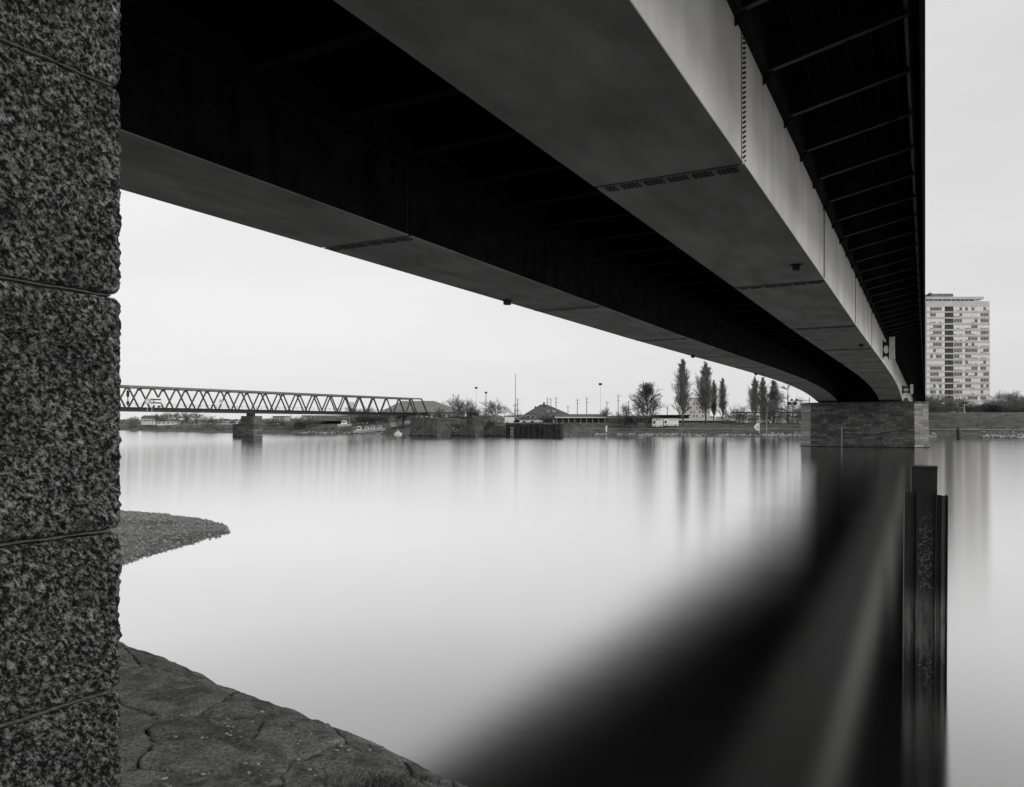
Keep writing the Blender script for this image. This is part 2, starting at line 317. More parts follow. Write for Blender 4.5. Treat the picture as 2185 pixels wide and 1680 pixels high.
# revetment stones: irregular polygons set in the bank
def clip(poly, p, n):
    o = []
    for i in range(len(poly)):
        a, b = poly[i], poly[(i+1) % len(poly)]
        da = (a[0]-p[0])*n[0]+(a[1]-p[1])*n[1]; db = (b[0]-p[0])*n[0]+(b[1]-p[1])*n[1]
        if da <= 0: o.append(a)
        if (da < 0 < db) or (db < 0 < da): k = da/(da-db); o.append((a[0]+(b[0]-a[0])*k, a[1]+(b[1]-a[1])*k))
    return o
rng = random.Random(5); cs = []
CELL = .50
for i in range(-1, 12):
    for j in range(-3, 18):
        cs.append((1.45+i*CELL*1.0+(j % 2)*.2+rng.uniform(-.24, .24), .2+j*CELL*1.15+rng.uniform(-.27, .27)))
for (cx, cy) in cs:
    if cx < 1.6 and cy > 1.5: continue
    poly = [(cx-.7, cy-.7), (cx+.7, cy-.7), (cx+.7, cy+.7), (cx-.7, cy+.7)]
    for (ox, oy) in cs:
        d = math.hypot(ox-cx, oy-cy)
        if 0 < d < 1.5:
            n = ((ox-cx)/d, (oy-cy)/d); poly = clip(poly, ((cx+ox)/2-n[0]*.005, (cy+oy)/2-n[1]*.005), n)
            if len(poly) < 3: break
    if len(poly) < 3: continue
    ring = []
    for i in range(len(poly)):
        a, b = poly[i], poly[(i+1) % len(poly)]; L = math.hypot(b[0]-a[0], b[1]-a[1]); m_ = max(1, int(L/.055))
        for k in range(m_): q = k/m_; ring.append((a[0]+(b[0]-a[0])*q, a[1]+(b[1]-a[1])*q))
    if len(ring) < 5: continue
    mx_ = sum(p[0] for p in ring)/len(ring); my_ = sum(p[1] for p in ring)/len(ring)
    off = rng.uniform(-.010, .014); tx, ty = rng.uniform(-.035, .035), rng.uniform(-.035, .035)
    st = MB(); n = len(ring); base = B(mx_, my_, nearz(mx_, my_))
    def P(f_, dz, jit=0):
        for (x, y) in ring:
            jx = .018*nz(x*14, y*14, cx*3); xx = mx_+(x-mx_)*(f_+jit*jx*2); yy = my_+(y-my_)*(f_+jit*jx*2)
            z = nearz(xx, yy)+off+tx*(xx-mx_)+ty*(yy-my_)+dz+.010*nz(xx*5, yy*5, 2)+.009*nz(xx*26, yy*26, 5)
            st.v.append(tuple(B(xx, yy, z)-base))
    st.v.append(tuple(B(mx_, my_, nearz(mx_, my_)+off+.01*nz(mx_*5, my_*5, 2))-base))
    P(.2, 0); P(.4, 0); P(.6, 0); P(.78, 0, .5); P(.93, .0, 1.2); P(.982, -.004, 1.8); P(1.0, -.026, 2.2); P(1.0, -.12, 1)
    for i in range(n): st.f.append((0, 1+i, 1+(i+1) % n))
    for r_ in range(7):
        for i in range(n): a = 1+r_*n+i; b = 1+r_*n+(i+1) % n; st.f.append((a, a+n, b+n, b))
    build('revetment_stone', st, M['revet'], near, smooth=True).location = base
# loose chips and dirt crumbs on the revetment
ch = MB()
for i in range(6500):
    s_ = rng.uniform(1.6, 5.2); t_ = rng.uniform(.6, 7.5)
    if nz(s_*1.3, t_*1.3, 40, 2) < -.05 or s_-(C0+C1*t_+C2*t_*t_)+WW > .25: continue
    r_ = rng.choice([.002, .002, .003, .003, .004, .006, .010]); p = B(s_, t_, nearz(s_, t_)+.004)
    ch.blob(p, r_*1.3, r_*rng.uniform(.8, 1.6), r_*.45, i, 6, 4, .6)
build('loose_stone_chips', ch, mat('stone_chip', .08, .45, 40, .9), kind='stuff')
# grass tuft among the lowest stones in view
gt = MB()
for i in range(1500):
    u0 = rng.gauss(0, .14); v0 = rng.gauss(0, .11); s_, t_ = 2.86+u0*.7, 2.28+v0
    p = B(s_, t_, nearz(s_, t_)-.01); h = rng.uniform(.02, .06); a_ = rng.uniform(0, 6.28); l_ = rng.uniform(.1, .9)*h
    d = Vector((math.cos(a_), math.sin(a_), 0)); sd_ = Vector((-d.y, d.x, 0))*.0016
    gt.add([p-sd_, p+sd_, p+d*l_*.5+Vector((0, 0, h*.7))+sd_*.6, p+d*l_+Vector((0, 0, h))], [(0, 1, 2), (0, 2, 3)])
build('grass_tuft', gt, M['moss'], kind='stuff')

# gravel spit on the left
outl = [(253, 1209), (328, 1185), (390, 1166), (453, 1150), (485, 1138), (492, 1129), (472, 1117), (428, 1107), (365, 1099), (290, 1092), (248, 1090)]
op = []
for u, v in outl:
    Y = EYE*F/(v-HV); op.append(((u-CU)/F*Y, Y))
op = [(-20, 17)] + op + [(-26, 37.5), (-40, 37), (-50, 25), (-34, 16)]
def inside(x, y):
    c = False; j = len(op)-1
    for i in range(len(op)):
        (xi, yi), (xj, yj) = op[i], op[j]
        if (yi > y) != (yj > y) and x < (xj-xi)*(y-yi)/(yj-yi)+xi: c = not c
        j = i
    return c
def edged(x, y):
    b = 1e9
    for i in range(len(op)):
        (x0, y0), (x1, y1) = op[i], op[(i+1) % len(op)]; L = (x1-x0)**2+(y1-y0)**2
        k = max(0, min(1, ((x-x0)*(x1-x0)+(y-y0)*(y1-y0))/L)); b = min(b, math.hypot(x-x0-k*(x1-x0), y-y0-k*(y1-y0)))
    return b if inside(x, y) else -b
def spitz(x, y):
    d = edged(x, y)
    return (.26*(1-math.exp(-d/2.0)) if d > 0 else d*.12) + .035*nz(x*.9, y*.9) + .012*nz(x*4, y*4)
sp = MB(); nx, ny = 150, 82
for j in range(ny):
    for i in range(nx):
        x = -52+i*43.5/(nx-1); y = 14+j*26/(ny-1); sp.v.append((x, y, spitz(x, y)))
for j in range(ny-1):
    for i in range(nx-1): a = j*nx+i; sp.f.append((a, a+1, a+nx+1, a+nx))
build('gravel_spit', sp, M['barspit'], kind='structure', smooth=True)
pb = MB()
for i in range(16000):
    x = rng.uniform(-22, -9.5); y = rng.uniform(19, 38); d = edged(x, y)
    if d < -.05: continue
    r_ = rng.uniform(.012, .05)*rng.choice([.7, 1, 1, 1.7]); k = len(pb.v); z = spitz(x, y)
    pb.v += [(x+r_, y, z), (x, y+r_*rng.uniform(.6, 1.2), z), (x-r_, y+.01, z), (x, y-r_, z), (x+rng.uniform(-.02, .02), y, z+r_*.9)]
    pb.f += [(k, k+1, k+4), (k+1, k+2, k+4), (k+2, k+3, k+4), (k+3, k, k+4)]
build('spit_pebbles', pb, M['pebble'], kind='stuff')

# pale rubble at the foot of the far bank
rb = MB()
for (ta, tb, n, w_) in ((84, 62, 90, .8), (58, 44, 70, .8), (44, 22, 260, 1.8), (12, -3, 200, 2.5), (-14, -30, 150, 2.0), (-30, -60, 60, 1), (104, 86, 40, .7), (200, 180, 60, .8), (225, 205, 50, .8)):
    for i in range(n):
        t_ = rng.uniform(tb, ta); d = abs(rng.gauss(.8, w_)); r_ = rng.uniform(.12, .34)
        c_ = B(lerp(SW, t_)+d+nz(t_*.11, 3.3)*1.2, t_, prof(d, 4)+.15); rb.blob(c_, r_*1.4, r_, r_*.7, i, 6, 3, .4)
build('waterline_rubble', rb, M['rubble'], kind='stuff')
# ------------------------------------------------------------------ ROAD BRIDGE
br = thing('road_bridge', 'huge steel girder road bridge passing overhead on two haunched box girders', 'bridge', (0, 0, 0), TH)
FT = [(-30, 5.45), (16.5, 5.48), (31, 5.46), (46, 5.42), (60, 5.46), (80, 5.54), (95, 5.54), (104, 5.48), (114, 5.32), (122, 5.10), (128, 4.86), (134, 4.52), (139, 4.15), (142, 3.9), (144.5, 3.75)]
def zb(s):
    if s > 144.5: s = 289-s
    return EYE+lerp(FT, s)
ZT = EYE+9.3
GIR = [(3.4, 6.65, 16.5), (13.2, 16.4, 18.2)]
S0, S1 = -13, 268
for gi, (t0, t1, s0) in enumerate(GIR):
    k0 = s0-2*14.75
    seams = [k0+14.75*k for k in range(0, 20)]
    for k in range(len(seams)-1):
        a, b = seams[k]+.06, seams[k+1]-.06
        if b > S1: break
        pts = [a+(b-a)*i/10 for i in range(11)]
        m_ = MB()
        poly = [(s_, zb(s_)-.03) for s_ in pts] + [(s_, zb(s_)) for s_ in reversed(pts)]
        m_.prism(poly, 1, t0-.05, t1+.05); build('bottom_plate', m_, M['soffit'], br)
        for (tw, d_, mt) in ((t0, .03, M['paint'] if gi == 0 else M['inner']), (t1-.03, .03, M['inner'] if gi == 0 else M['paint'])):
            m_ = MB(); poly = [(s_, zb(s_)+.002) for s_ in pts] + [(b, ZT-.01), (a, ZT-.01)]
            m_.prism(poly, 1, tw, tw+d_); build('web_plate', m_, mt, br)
    # splices: a dark recessed strip behind each seam and rows of bolts beside it
    for k, se in enumerate(seams):
        if se > S1 or se < -12: continue
        m_ = MB(); z_ = zb(se)
        m_.prism([(se-.12, z_+.004), (se+.12, z_+.004), (se+.12, z_+.03), (se-.12, z_+.03)], 1, t0+.04, t1-.04)
        m_.box(se-.12, se+.12, t0+.033, t0+.05, z_+.03, ZT-.05); m_.box(se-.12, se+.12, t1-.05, t1-.033, z_+.03, ZT-.05)
        build('splice_strip', m_, M['bolt'], br)
        if se > 26:
            m_ = MB(); m_.prism([(se-.18, zb(se-.18)-.045), (se+.18, zb(se+.18)-.045), (se+.18, zb(se+.18)-.031), (se-.18, zb(se-.18)-.031)], 1, t0-.04, t1+.04); build('splice_plate', m_, M['bolt'], br)
        if 0 < se < 62:
            m_ = MB(); t_ = t0+.14; i = 0
            while t_ < t1-.1:
                for r_ in range(3):
                    sb = se+.14+r_*.115; zc = zb(sb)-.031
                    m_.tube((sb, t_+(r_ % 2)*.012, zc), (sb, t_+(r_ % 2)*.012, zc-.03), .036, .033, 6)
                i += 1; t_ += .18 if i % 5 == 0 else .092
            build('bolt_rows', m_, M['bolt'], br, kind='stuff')
            m_ = MB(); z2 = zb(se)+.15
            while z2 < ZT-.2:
                for r_ in range(3): m_.tube((se+.12+r_*.11, t0, z2+(r_ % 2)*.05), (se+.12+r_*.11, t0-.02, z2+(r_ % 2)*.05), .026, .024, 6)
                z2 += .105
            if gi == 0: build('bolt_rows', m_, M['bolt'], br, kind='stuff')
    # web stiffeners that show towards the pier
    for s_ in [x*3.05+101.5 for x in range(0, 32)]:
        m_ = MB(); tw = t0 if gi == 0 else t1
        sg = -1 if gi == 0 else 1
        m_.box(s_, s_+.035, min(tw+sg*.006, tw+sg*.05), max(tw+sg*.006, tw+sg*.05), zb(s_)+.02, ZT-.9); build('web_stiffener', m_, M['paint'], br)
# stiffener line along the inner faces
for tw, sg in ((13.2, -1), (6.65, 1)):
    m_ = MB(); m_.box(-12, 262, min(tw, tw+sg*.12), max(tw, tw+sg*.12), EYE+7.44, EYE+7.46); m_.box(-12, 262, min(tw, tw+sg*.10), max(tw, tw+sg*.10), EYE+8.2, EYE+8.22)
    build('longitudinal_stiffener', m_, M['under'], br)
# deck
SD = 560
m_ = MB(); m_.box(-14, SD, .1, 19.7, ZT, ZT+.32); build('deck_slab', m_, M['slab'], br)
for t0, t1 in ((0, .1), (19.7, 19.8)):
    m_ = MB(); m_.box(-14, SD, t0, t1, ZT-1.6, ZT+.75); build('fascia_light_screen', m_, M['under'], br)  # fascia hung extra deep, lower part added to screen the web from sky
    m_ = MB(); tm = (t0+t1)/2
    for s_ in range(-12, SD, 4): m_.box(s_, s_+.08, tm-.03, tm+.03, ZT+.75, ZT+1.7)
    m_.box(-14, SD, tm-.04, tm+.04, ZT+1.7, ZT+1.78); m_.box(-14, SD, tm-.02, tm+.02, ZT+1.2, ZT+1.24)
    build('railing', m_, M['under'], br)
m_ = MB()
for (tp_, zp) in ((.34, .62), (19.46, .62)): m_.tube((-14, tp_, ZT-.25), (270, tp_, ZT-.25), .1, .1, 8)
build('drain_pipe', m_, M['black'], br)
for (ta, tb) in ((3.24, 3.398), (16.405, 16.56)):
    m_ = MB(); m_.box(-13, 268, ta, tb, EYE+8.22, ZT-.006); build('web_top_shade_strip', m_, M['slab'], br)  # added dark strip imitating the shade at the top of the web
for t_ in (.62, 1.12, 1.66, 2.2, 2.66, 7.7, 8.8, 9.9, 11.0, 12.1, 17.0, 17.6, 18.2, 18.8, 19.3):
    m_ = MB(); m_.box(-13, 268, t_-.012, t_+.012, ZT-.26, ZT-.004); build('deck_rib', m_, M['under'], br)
# cantilever brackets and cross beams (shared meshes)
m_ = MB(); m_.prism([(3.235, ZT-.01), (3.235, EYE+8.34), (.3, EYE+8.95), (.3, ZT-.01)], 0, -.012, .012); bw_me = m_.mesh('bracket_web', M['under'])
m_ = MB()
m_.add([(-.07, 3.385, EYE+8.31), (.07, 3.385, EYE+8.31), (.07, .3, EYE+8.95), (-.07, .3, EYE+8.95), (-.07, 3.385, EYE+8.285), (.07, 3.385, EYE+8.285), (.07, .3, EYE+8.925), (-.07, .3, EYE+8.925)],
       [(0, 1, 2, 3), (7, 6, 5, 4), (0, 4, 5, 1), (1, 5, 6, 2), (2, 6, 7, 3), (3, 7, 4, 0)])
bf_me = m_.mesh('bracket_flange', mat('bracket_flange_steel', .06, .10, 2, .8, spec=.1))
m_ = MB(); m_.prism([(3.39, EYE+8.28), (3.39, EYE+8.02), (3.30, EYE+8.08), (3.14, EYE+8.33)], 0, -.012, .012); bg_me = m_.mesh('bracket_gusset', M['under'])
m_ = MB(); m_.box(-.012, .012, 6.7, 13.15, EYE+7.92, ZT-.01); cw_me = m_.mesh('cross_beam', M['inner'])
m_ = MB(); m_.box(-.15, .15, 6.7, 13.15, EYE+7.89, EYE+7.918); cf_me = m_.mesh('cross_beam_flange', M['under'])
s_ = 18.85-3.05*10
while s_ < 330:
    o = link('bracket', bw_me, br, (s_, 0, 0)); link('bracket_flange', bf_me, o); link('bracket_gusset', bg_me, o)
    o = link('bracket', bw_me, br, (s_, 19.8, 0)); o.scale = (1, -1, 1); link('bracket_flange', bf_me, o)
    o = link('cross_beam', cw_me, br, (s_-.4, 0, 0)); link('cross_beam_flange', cf_me, o)
    s_ += 3.05
for s_ in (275, 310, 350, 395, 445, 500, 550):
    m_ = MB(); m_.box(s_-1, s_+1, 2.5, 17.5, 3, ZT-1.2); m_.box(s_-.6, s_+.6, .6, 19.2, ZT-1.2, ZT-.27); build('approach_pier', m_, M['oldstone'], br)
PZ0 = 7.2
# bearings on the river pier and abutments
for (t0, t1, _) in GIR:
    for s_ in (144.5, 0.2):
        m_ = MB(); tm = (t0+t1)/2; zt = zb(s_)-.032; zl = PZ0 if s_ > 100 else 9.15
        for tb in (t0+.35, t1-.35):
            if zt-zl > .1: m_.box(s_-.5, s_+.5, tb-.3, tb+.3, zl, zt)
            else: m_.box(s_-.4, s_+.4, tb-.3, tb+.3, zl, zt)
        build('bearing', m_, M['bolt'], br)
m_ = MB(); m_.box(143.4, 144.6, 6.67, 13.18, EYE+3.6, ZT-.02); build('pier_diaphragm', m_, M['inner'], br)
# lamps under the girders
def lamp(s_, t_, label):
    z_ = zb(s_)-.03; th = thing('underbridge_lamp', label, 'lamp', B(s_, t_, z_), TH, 'small lamps under the bridge girders')
    m_ = MB(); m_.box(-.14, .14, -.12, .12, -.22, -.04); build('lamp_housing', m_, M['black'], th)
    m_ = MB(); m_.box(-.05, .05, -.2, .2, -.04, 0); build('mounting_plate', m_, M['bolt'], th)
lamp(27.6, 3.85, 'small black lamp under the right girder, the one nearest the viewer')
lamp(57.0, 3.8, 'tiny dark lamp under the right girder, farther toward the river pier')
lamp(29.5, 16.1, 'small dark lamp on the outer edge under the left girder, nearer one')
lamp(60.0, 16.1, 'tiny dark lamp on the outer edge under the left girder, farther one')
lamp(86.0, 16.2, 'black lamp under the left girder edge above the poplars')
# navigation signs beside the right girder
def nav(s_, z0, z1, label, wd=.62):
    th = thing('navigation_sign', label, 'sign', B(s_, 3.3, z0), TH, 'navigation signs on the right girder')
    h = z1-z0; m_ = MB(); nx_, nz_ = 16, 46
    for i in range(nx_):
        for j in range(nz_):
            x = (i+.5)/nx_; y = (j+.5)/nz_
            e1 = ((x-.55)/.36)**2+((y-.5)/.19)**2; e2 = ((x-.5)/.42)**2+((y-.0)/.17)**2; e3 = ((x-.5)/.42)**2+((y-1.0)/.13)**2
            if e1 < 1 or e2 < 1 or e3 < 1: continue
            m_.box(-.02, .02, -(i+1)/nx_*wd, -i/nx_*wd, h*j/nz_, h*(j+1)/nz_)
    build('cutout_plate', m_, M['black'], th)
    m_ = MB(); m_.box(-.3, .05, -wd-.42, -wd-.03, .02, h*1.08); build('white_board', m_, M['offwhite'], th)
    m_ = MB(); m_.box(-.34, .06, -wd-.45, -wd-.42, 0, h*1.1); build('board_edge', m_, M['white'], th)
nav(74.5, EYE+5.6, EYE+7.4, 'nearer navigation sign on the right girder, black cut-out plate beside white board', .52)
nav(138, EYE+4.75, EYE+6.2, 'farther navigation sign by the river pier, black cut-out plate beside white board', 1.15)

# ------------------------------------------------------------------ RIVER PIER
def bq(m_, s_, t_, z_): return (s_, t_, z_)
pier = thing('river_pier', 'coursed stone river pier carrying the road bridge, pale pointed ends', 'bridge pier', B(140.5, 9.45, 0), TH)
PZ = 7.2; PW = 9.0    # half length of flat face, local y = t-9.9
m_ = MB()
plan = [(.05, -7.85), (.05, 7.85), (3.45, 9.8), (6.9, 7.85), (6.9, -7.85), (3.45, -9.85)]
m_.prism(plan, 2, -3, PZ-.02); build('pier_core', m_, M['mortar'], pier)
rngp = random.Random(3); CH = .42
blockn = 0
def block(name, x0, x1, y0, y1, z0, z1, mt, rz=0, c=None, parent=None):
    b_ = .012; m_ = MB()
    p = []
    for (xx, ins) in ((x1, 0), (x0+b_, 0), (x0, b_*1.6)):
        p += [(xx, y0+ins, z0+ins), (xx, y1-ins, z0+ins), (xx, y1-ins, z1-ins), (xx, y0+ins, z1-ins)]
    if rz or c:
        q = Matrix.Rotation(rz, 3, 'Z'); p = [tuple(q @ Vector(v)+Vector(c)) for v in p]
    m_.add(p, [(8, 9, 10, 11)[::-1]] + [(4*r+i, 4*r+(i+1) % 4, 4*r+4+(i+1) % 4, 4*r+4+i) for r in (0, 1) for i in range(4)])
    return build(name, m_, mt, parent or pier)
row = 0; z = .12
while z < PZ-.35:
    y = -7.83
    while y < 7.82:
        L = rngp.uniform(.9, 1.7); y2 = min(y+L, 7.83)
        if 7.83-y2 < .6: y2 = 7.83
        d = rngp.uniform(0, .035)
        block('pier_stone', -d*.6, .2, y+.012, y2-.012, z+.01, z+CH-.012, M['pierstone']); y = y2
    # nose faces: right nose (towards -y) two stones, left nose one
    for (p0, p1, n_) in (((.0, -7.85), (3.42, -9.9), 2), ((.0, 7.85), (3.42, 9.9), 1)):
        v = Vector((p1[0]-p0[0], p1[1]-p0[1])); L = v.length; ang = math.atan2(v.y, v.x)
        cuts = [0, L*(.35 if row % 2 else .6), L] if n_ == 2 else [0, L]
        for q in range(len(cuts)-1):
            x_in = 1 if p1[1] < 0 else -1
            th_ = ang+math.pi/2
            # local frame: block front faces -x after rotation
            rz = ang-math.pi/2 if p1[1] > 0 else ang+math.pi/2
            d = rngp.uniform(0, .03); bat = .10*(1-z/PZ)
            if p1[1] < 0: block('nose_stone', -d-bat, .25, -cuts[q+1]+.01, -cuts[q]-.01, z+.01, z+CH-.012, M['nosestone'], rz, (p0[0], p0[1], 0))
            else: block('nose_stone', -d-bat, .25, cuts[q]+.01, cuts[q+1]-.01, z+.01, z+CH-.012, M['nosestone'], rz, (p0[0], p0[1], 0))
    z += CH; row += 1
m_ = MB(); cap = [(-.15, -7.93), (-.15, 7.93), (3.42, 10.05), (7.05, 7.93), (7.05, -7.93), (3.42, -10.05)]
m_.prism(cap, 2, z+.0, z+.3); build('pier_cap', m_, M['oldstone'], pier)
m_ = MB(); base = [(-.28, -8.0), (-.28, 8.0), (3.42, 10.2), (7.2, 8.0), (7.2, -8.0), (3.42, -10.25)]
m_.prism(base, 2, -3, .1); build('pier_footing', m_, M['darkquay'], pier)
gp = thing('staff_gauge', 'thin white water gauge board on the river pier face', 'gauge', B(140.35, 12.4, 0), TH)
m_ = MB(); m_.box(-.03, .02, -.10, .10, .1, 3.3); build('board', m_, M['wallgrey'], gp)
m_ = MB()
for i in range(15): m_.box(-.036, -.031, -.09 if i % 2 else 0, 0 if i % 2 else .09, .3+i*.19, .38+i*.19)
build('markings', m_, M['black'], gp)
cr_ = MB()
def chain(pts, r_=.035):
    for (a, b) in zip(pts, pts[1:]): cr_.tube(a, b, r_, r_, 5)
def sag(y0, z0, y1, z1, s): return [(-.1, y0+(y1-y0)*i/10, z0+(z1-z0)*i/10-s*4*(i/10)*(1-i/10)) for i in range(11)]
chain(sag(8.0, 1.5, 5.9, 3.0, .12)); chain(sag(5.9, 3.0, -.2, 2.1, .3)); chain(sag(-.2, 2.1, -5.6, 3.0, .25)); chain(sag(-5.6, 3.0, -8.0, 2.7, .05))
co = build('mooring_chain', cr_, M['bolt']); co.location = B(140.5, 9.45, 0); co.rotation_euler = (0, 0, TH)
tag(co, 'thin dark chain swagged across the river pier face', 'chain')
# signal lamps on an arm at the left end of the pier
sg = thing('signal_arm', 'dark arm with four round signal lamps at left end of river pier', 'signal', B(142.5, 17.8, z+.3), TH)
m_ = MB(); m_.tube((0, 0, 0), (0, 0, .95), .06); m_.bar((0, 0, .45), (0, 3.1, .45), .07); m_.bar((0, 0, .15), (0, 1.4, .15), .05); build('arm', m_, M['black'], sg)
for (y, zz, r_) in ((2.9, .62, .17), (2.1, .60, .17), (3.35, -.02, .28), (2.3, -.08, .28)):
    m_ = MB(); m_.tube((-.12, y, zz), (.12, y, zz), r_, r_, 14); build('signal_lamp', m_, M['black'], sg)
    m_ = MB(); m_.bar((0, y, zz), (0, y-.2, .45), .05); build('lamp_bracket', m_, M['black'], sg)
# ------------------------------------------------------------------ NEAR GRANITE PIER at the left edge
ab = thing('granite_pier', 'rough granite block pier filling the left edge beside the viewer', 'bridge pier', (0, 0, 0), TH)
T0, SE = 1.94, 1.352
m_ = MB(); m_.box(-2.2, SE-.05, T0+.03, 18, 0.0, 9.15); build('pier_core', m_, M['mortar'], ab)
joints = [1.9, 2.5, 3.175, 3.609, 4.25, 4.82, 5.43, 6.0]
def granite(z0, z1, seed):
    jw = .006; z0 += jw; z1 -= jw
    path = []; s_ = .25
    while s_ < .9: path.append((s_, T0, 0, -1)); s_ += .025
    while s_ < SE-.02: path.append((s_, T0, 0, -1)); s_ += .0042
    for k in range(5):
        a_ = math.pi/2*k/4; path.append((SE-.018+.018*math.sin(a_), T0+.018-.018*math.cos(a_), math.sin(a_), -math.cos(a_)))
    t_ = T0+.022
    while t_ < T0+.1: path.append((SE, t_, 1, 0)); t_ += .006
    while t_ < 2.6: path.append((SE, t_, 1, 0)); t_ += .04
    nz_ = int((z1-z0)/.0045); m_ = MB()
    for j in range(nz_+1):
        z = z0+(z1-z0)*j/nz_
        ed = min(z-z0, z1-z); rd = .013*math.exp(-(ed/.007))
        for (s_, t_, nx_, ny_) in path:
            p1 = Vector((s_*9+seed, t_*9, z*9)); q = Vector((s_*34+seed, t_*34, z*34))
            cdist = math.hypot(s_-SE, t_-T0)
            h = .003*noise.noise(p1)+.014*noise.noise(q*1.3)+.011*noise.noise(q*2.6)+.006*noise.noise(q*5.3)
            h *= (.55+.45*min(1, ed/.03))*(.28+.72*min(1, cdist/.04))
            h -= rd + .005*max(0, noise.noise(Vector((z*14, seed, 3)))) * math.exp(-cdist/.03)
            m_.v.append((s_+nx_*h, t_+ny_*h, z))
    n = len(path)
    for j in range(nz_):
        for i in range(n-1): a = j*n+i; m_.f.append((a, a+1, a+n+1, a+n))
    k = len(m_.v)
    # closing faces at top, bottom, back
    m_.v += [(.25, T0+.3, z0), (.25, T0+.3, z1)]
    m_.f.append(tuple([k]+list(range(n-1, -1, -1)))); m_.f.append(tuple([k+1]+[nz_*n+i for i in range(n)]))
    return m_
for i in range(len(joints)-1):
    build('stone_block', granite(joints[i], joints[i+1], i*7.3), M['granite'], ab, smooth=True)
# mortar beads in the visible joints
for i, zj in enumerate(joints[2:6]):
    m_ = MB(); n_ = 60
    for k in range(n_):
        s_ = .3+(SE-.33)*k/(n_-1); w_ = .004+.002*nz(s_*20, zj*5); d_ = .004+.004*nz(s_*30, zj*9)
        zc = zj+.004*nz(s_*8, zj)
        m_.v += [(s_, T0+.03, zc-w_), (s_, T0+.012-d_, zc-w_*.5), (s_, T0+.010-d_, zc+w_*.5), (s_, T0+.03, zc+w_)]
        if k: a = 4*k-4; m_.f += [(a, a+4, a+5, a+1), (a+1, a+5, a+6, a+2), (a+2, a+6, a+7, a+3)]
    build('mortar_joint', m_, mat('joint_mortar_%d' % i, .04, .10, 40, .95, .5, 120, dist=.004), ab, smooth=True)
zz = [.1, .7, 1.3]+joints[:-1]+[6.0+.62*i for i in range(0, 6)]
zz = sorted(set(round(x, 3) for x in zz if x < 9.15))
for i in range(len(zz)-1):
    lo_, hi_ = zz[i], zz[i+1]
    if hi_-lo_ < .2: continue
    t_ = 2.62 if 1.85 < lo_ < 5.99 else 1.95
    while t_ < 17.9:
        t2 = min(t_+rngp.uniform(1.1, 1.7), 18); m_ = MB(); d = rngp.uniform(0, .03)
        m_.box(SE-.3, SE-.01+d, t_+.01, t2-.01, lo_+.01, hi_-.01); build('stone_block', m_, M['pierstone'], ab); t_ = t2
    s_ = -2.2; se = .24 if 1.85 < lo_ < 5.99 else SE-.32
    for k in range(2):
        s2 = s_+(se+2.2)/2; m_ = MB(); m_.box(s_+.01, s2-.01, T0+rngp.uniform(-.01, .01), T0+.3, lo_+.01, hi_-.01); build('stone_block', m_, M['granite'], ab); s_ = s2

# ------------------------------------------------------------------ MOORING PILE at right
pl = thing('mooring_pile', 'black steel sheet mooring pile standing in the dark water at right', 'mooring pile', tuple(at(1974, HV, 11.95).xy)+(0,), R(-28.27+6))
pl.rotation_euler = (0, R(.35), R(-24)); pl.scale = (.765, .8, .815)
def sheet(poly, name, z0, z1, mt):
    m_ = MB(); m_.prism(poly, 2, z0, z1); return build(name, m_, mt, pl)
sheet([(-.40, -.16), (-.38, -.16), (-.38, .2), (-.40, .2)], 'left_edge_rib', -2.5, 3.50, M['pile'])
sheet([(-.385, -.13), (-.18, -.10), (-.18, -.08), (-.385, -.11)], 'sheet_flange', -2.5, 3.48, M['pile'])
sheet([(-.19, -.17), (-.165, -.17), (-.165, .1), (-.19, .1)], 'sheet_rib', -2.5, 3.48, M['pile'])
sheet([(-.165, -.10), (.15, -.10), (.15, -.08), (-.165, -.08)], 'sheet_web', -2.5, 3.48, M['pile'])
sheet([(.15, -.17), (.175, -.17), (.175, .1), (.15, .1)], 'sheet_rib', -2.5, 3.46, M['pile'])
sheet([(.175, -.11), (.26, -.13), (.26, -.11), (.175, -.09)], 'sheet_flange', -2.5, 3.45, M['pile'])
sheet([(.26, -.15), (.34, -.12), (.34, -.10), (.26, -.13)], 'sheet_flange', -2.5, 3.44, M['pile'])
sheet([(.355, -.14), (.375, -.14), (.375, .2), (.355, .2)], 'right_edge_rib', -2.5, 3.44, M['pile'])
sheet([(-.38, -.06), (.355, -.06), (.355, .2), (-.38, .2)], 'back_box', -2.5, 3.4, M['rust'])
sheet([(-.27, -.05), (.19, -.05), (.19, .35), (-.27, .35)], 'cap_post', 3.35, 3.95, M['rust'])
m_ = MB(); m_.box(-.29, .2, -.07, .36, 3.95, 3.98); build('cap_plate', m_, M['rust'], pl)

# ------------------------------------------------------------------ TRUSS RAILWAY BRIDGE
TQ = (2200-CU)/F; tn = math.hypot(TQ, 1); TD = Vector((TQ/tn, 1/tn, 0)); TA = math.atan2(TD.y, TD.x)
tr = thing('railway_truss_bridge', 'dark steel lattice truss railway bridge crossing the river at left', 'bridge', (-80, 237, 0), TA)
def tz(x): return -.0015*x
ZBOT, ZTOP = EYE+3.35, EYE+10.25
PL = 7.06; X0 = -83.5; X1 = 83.0
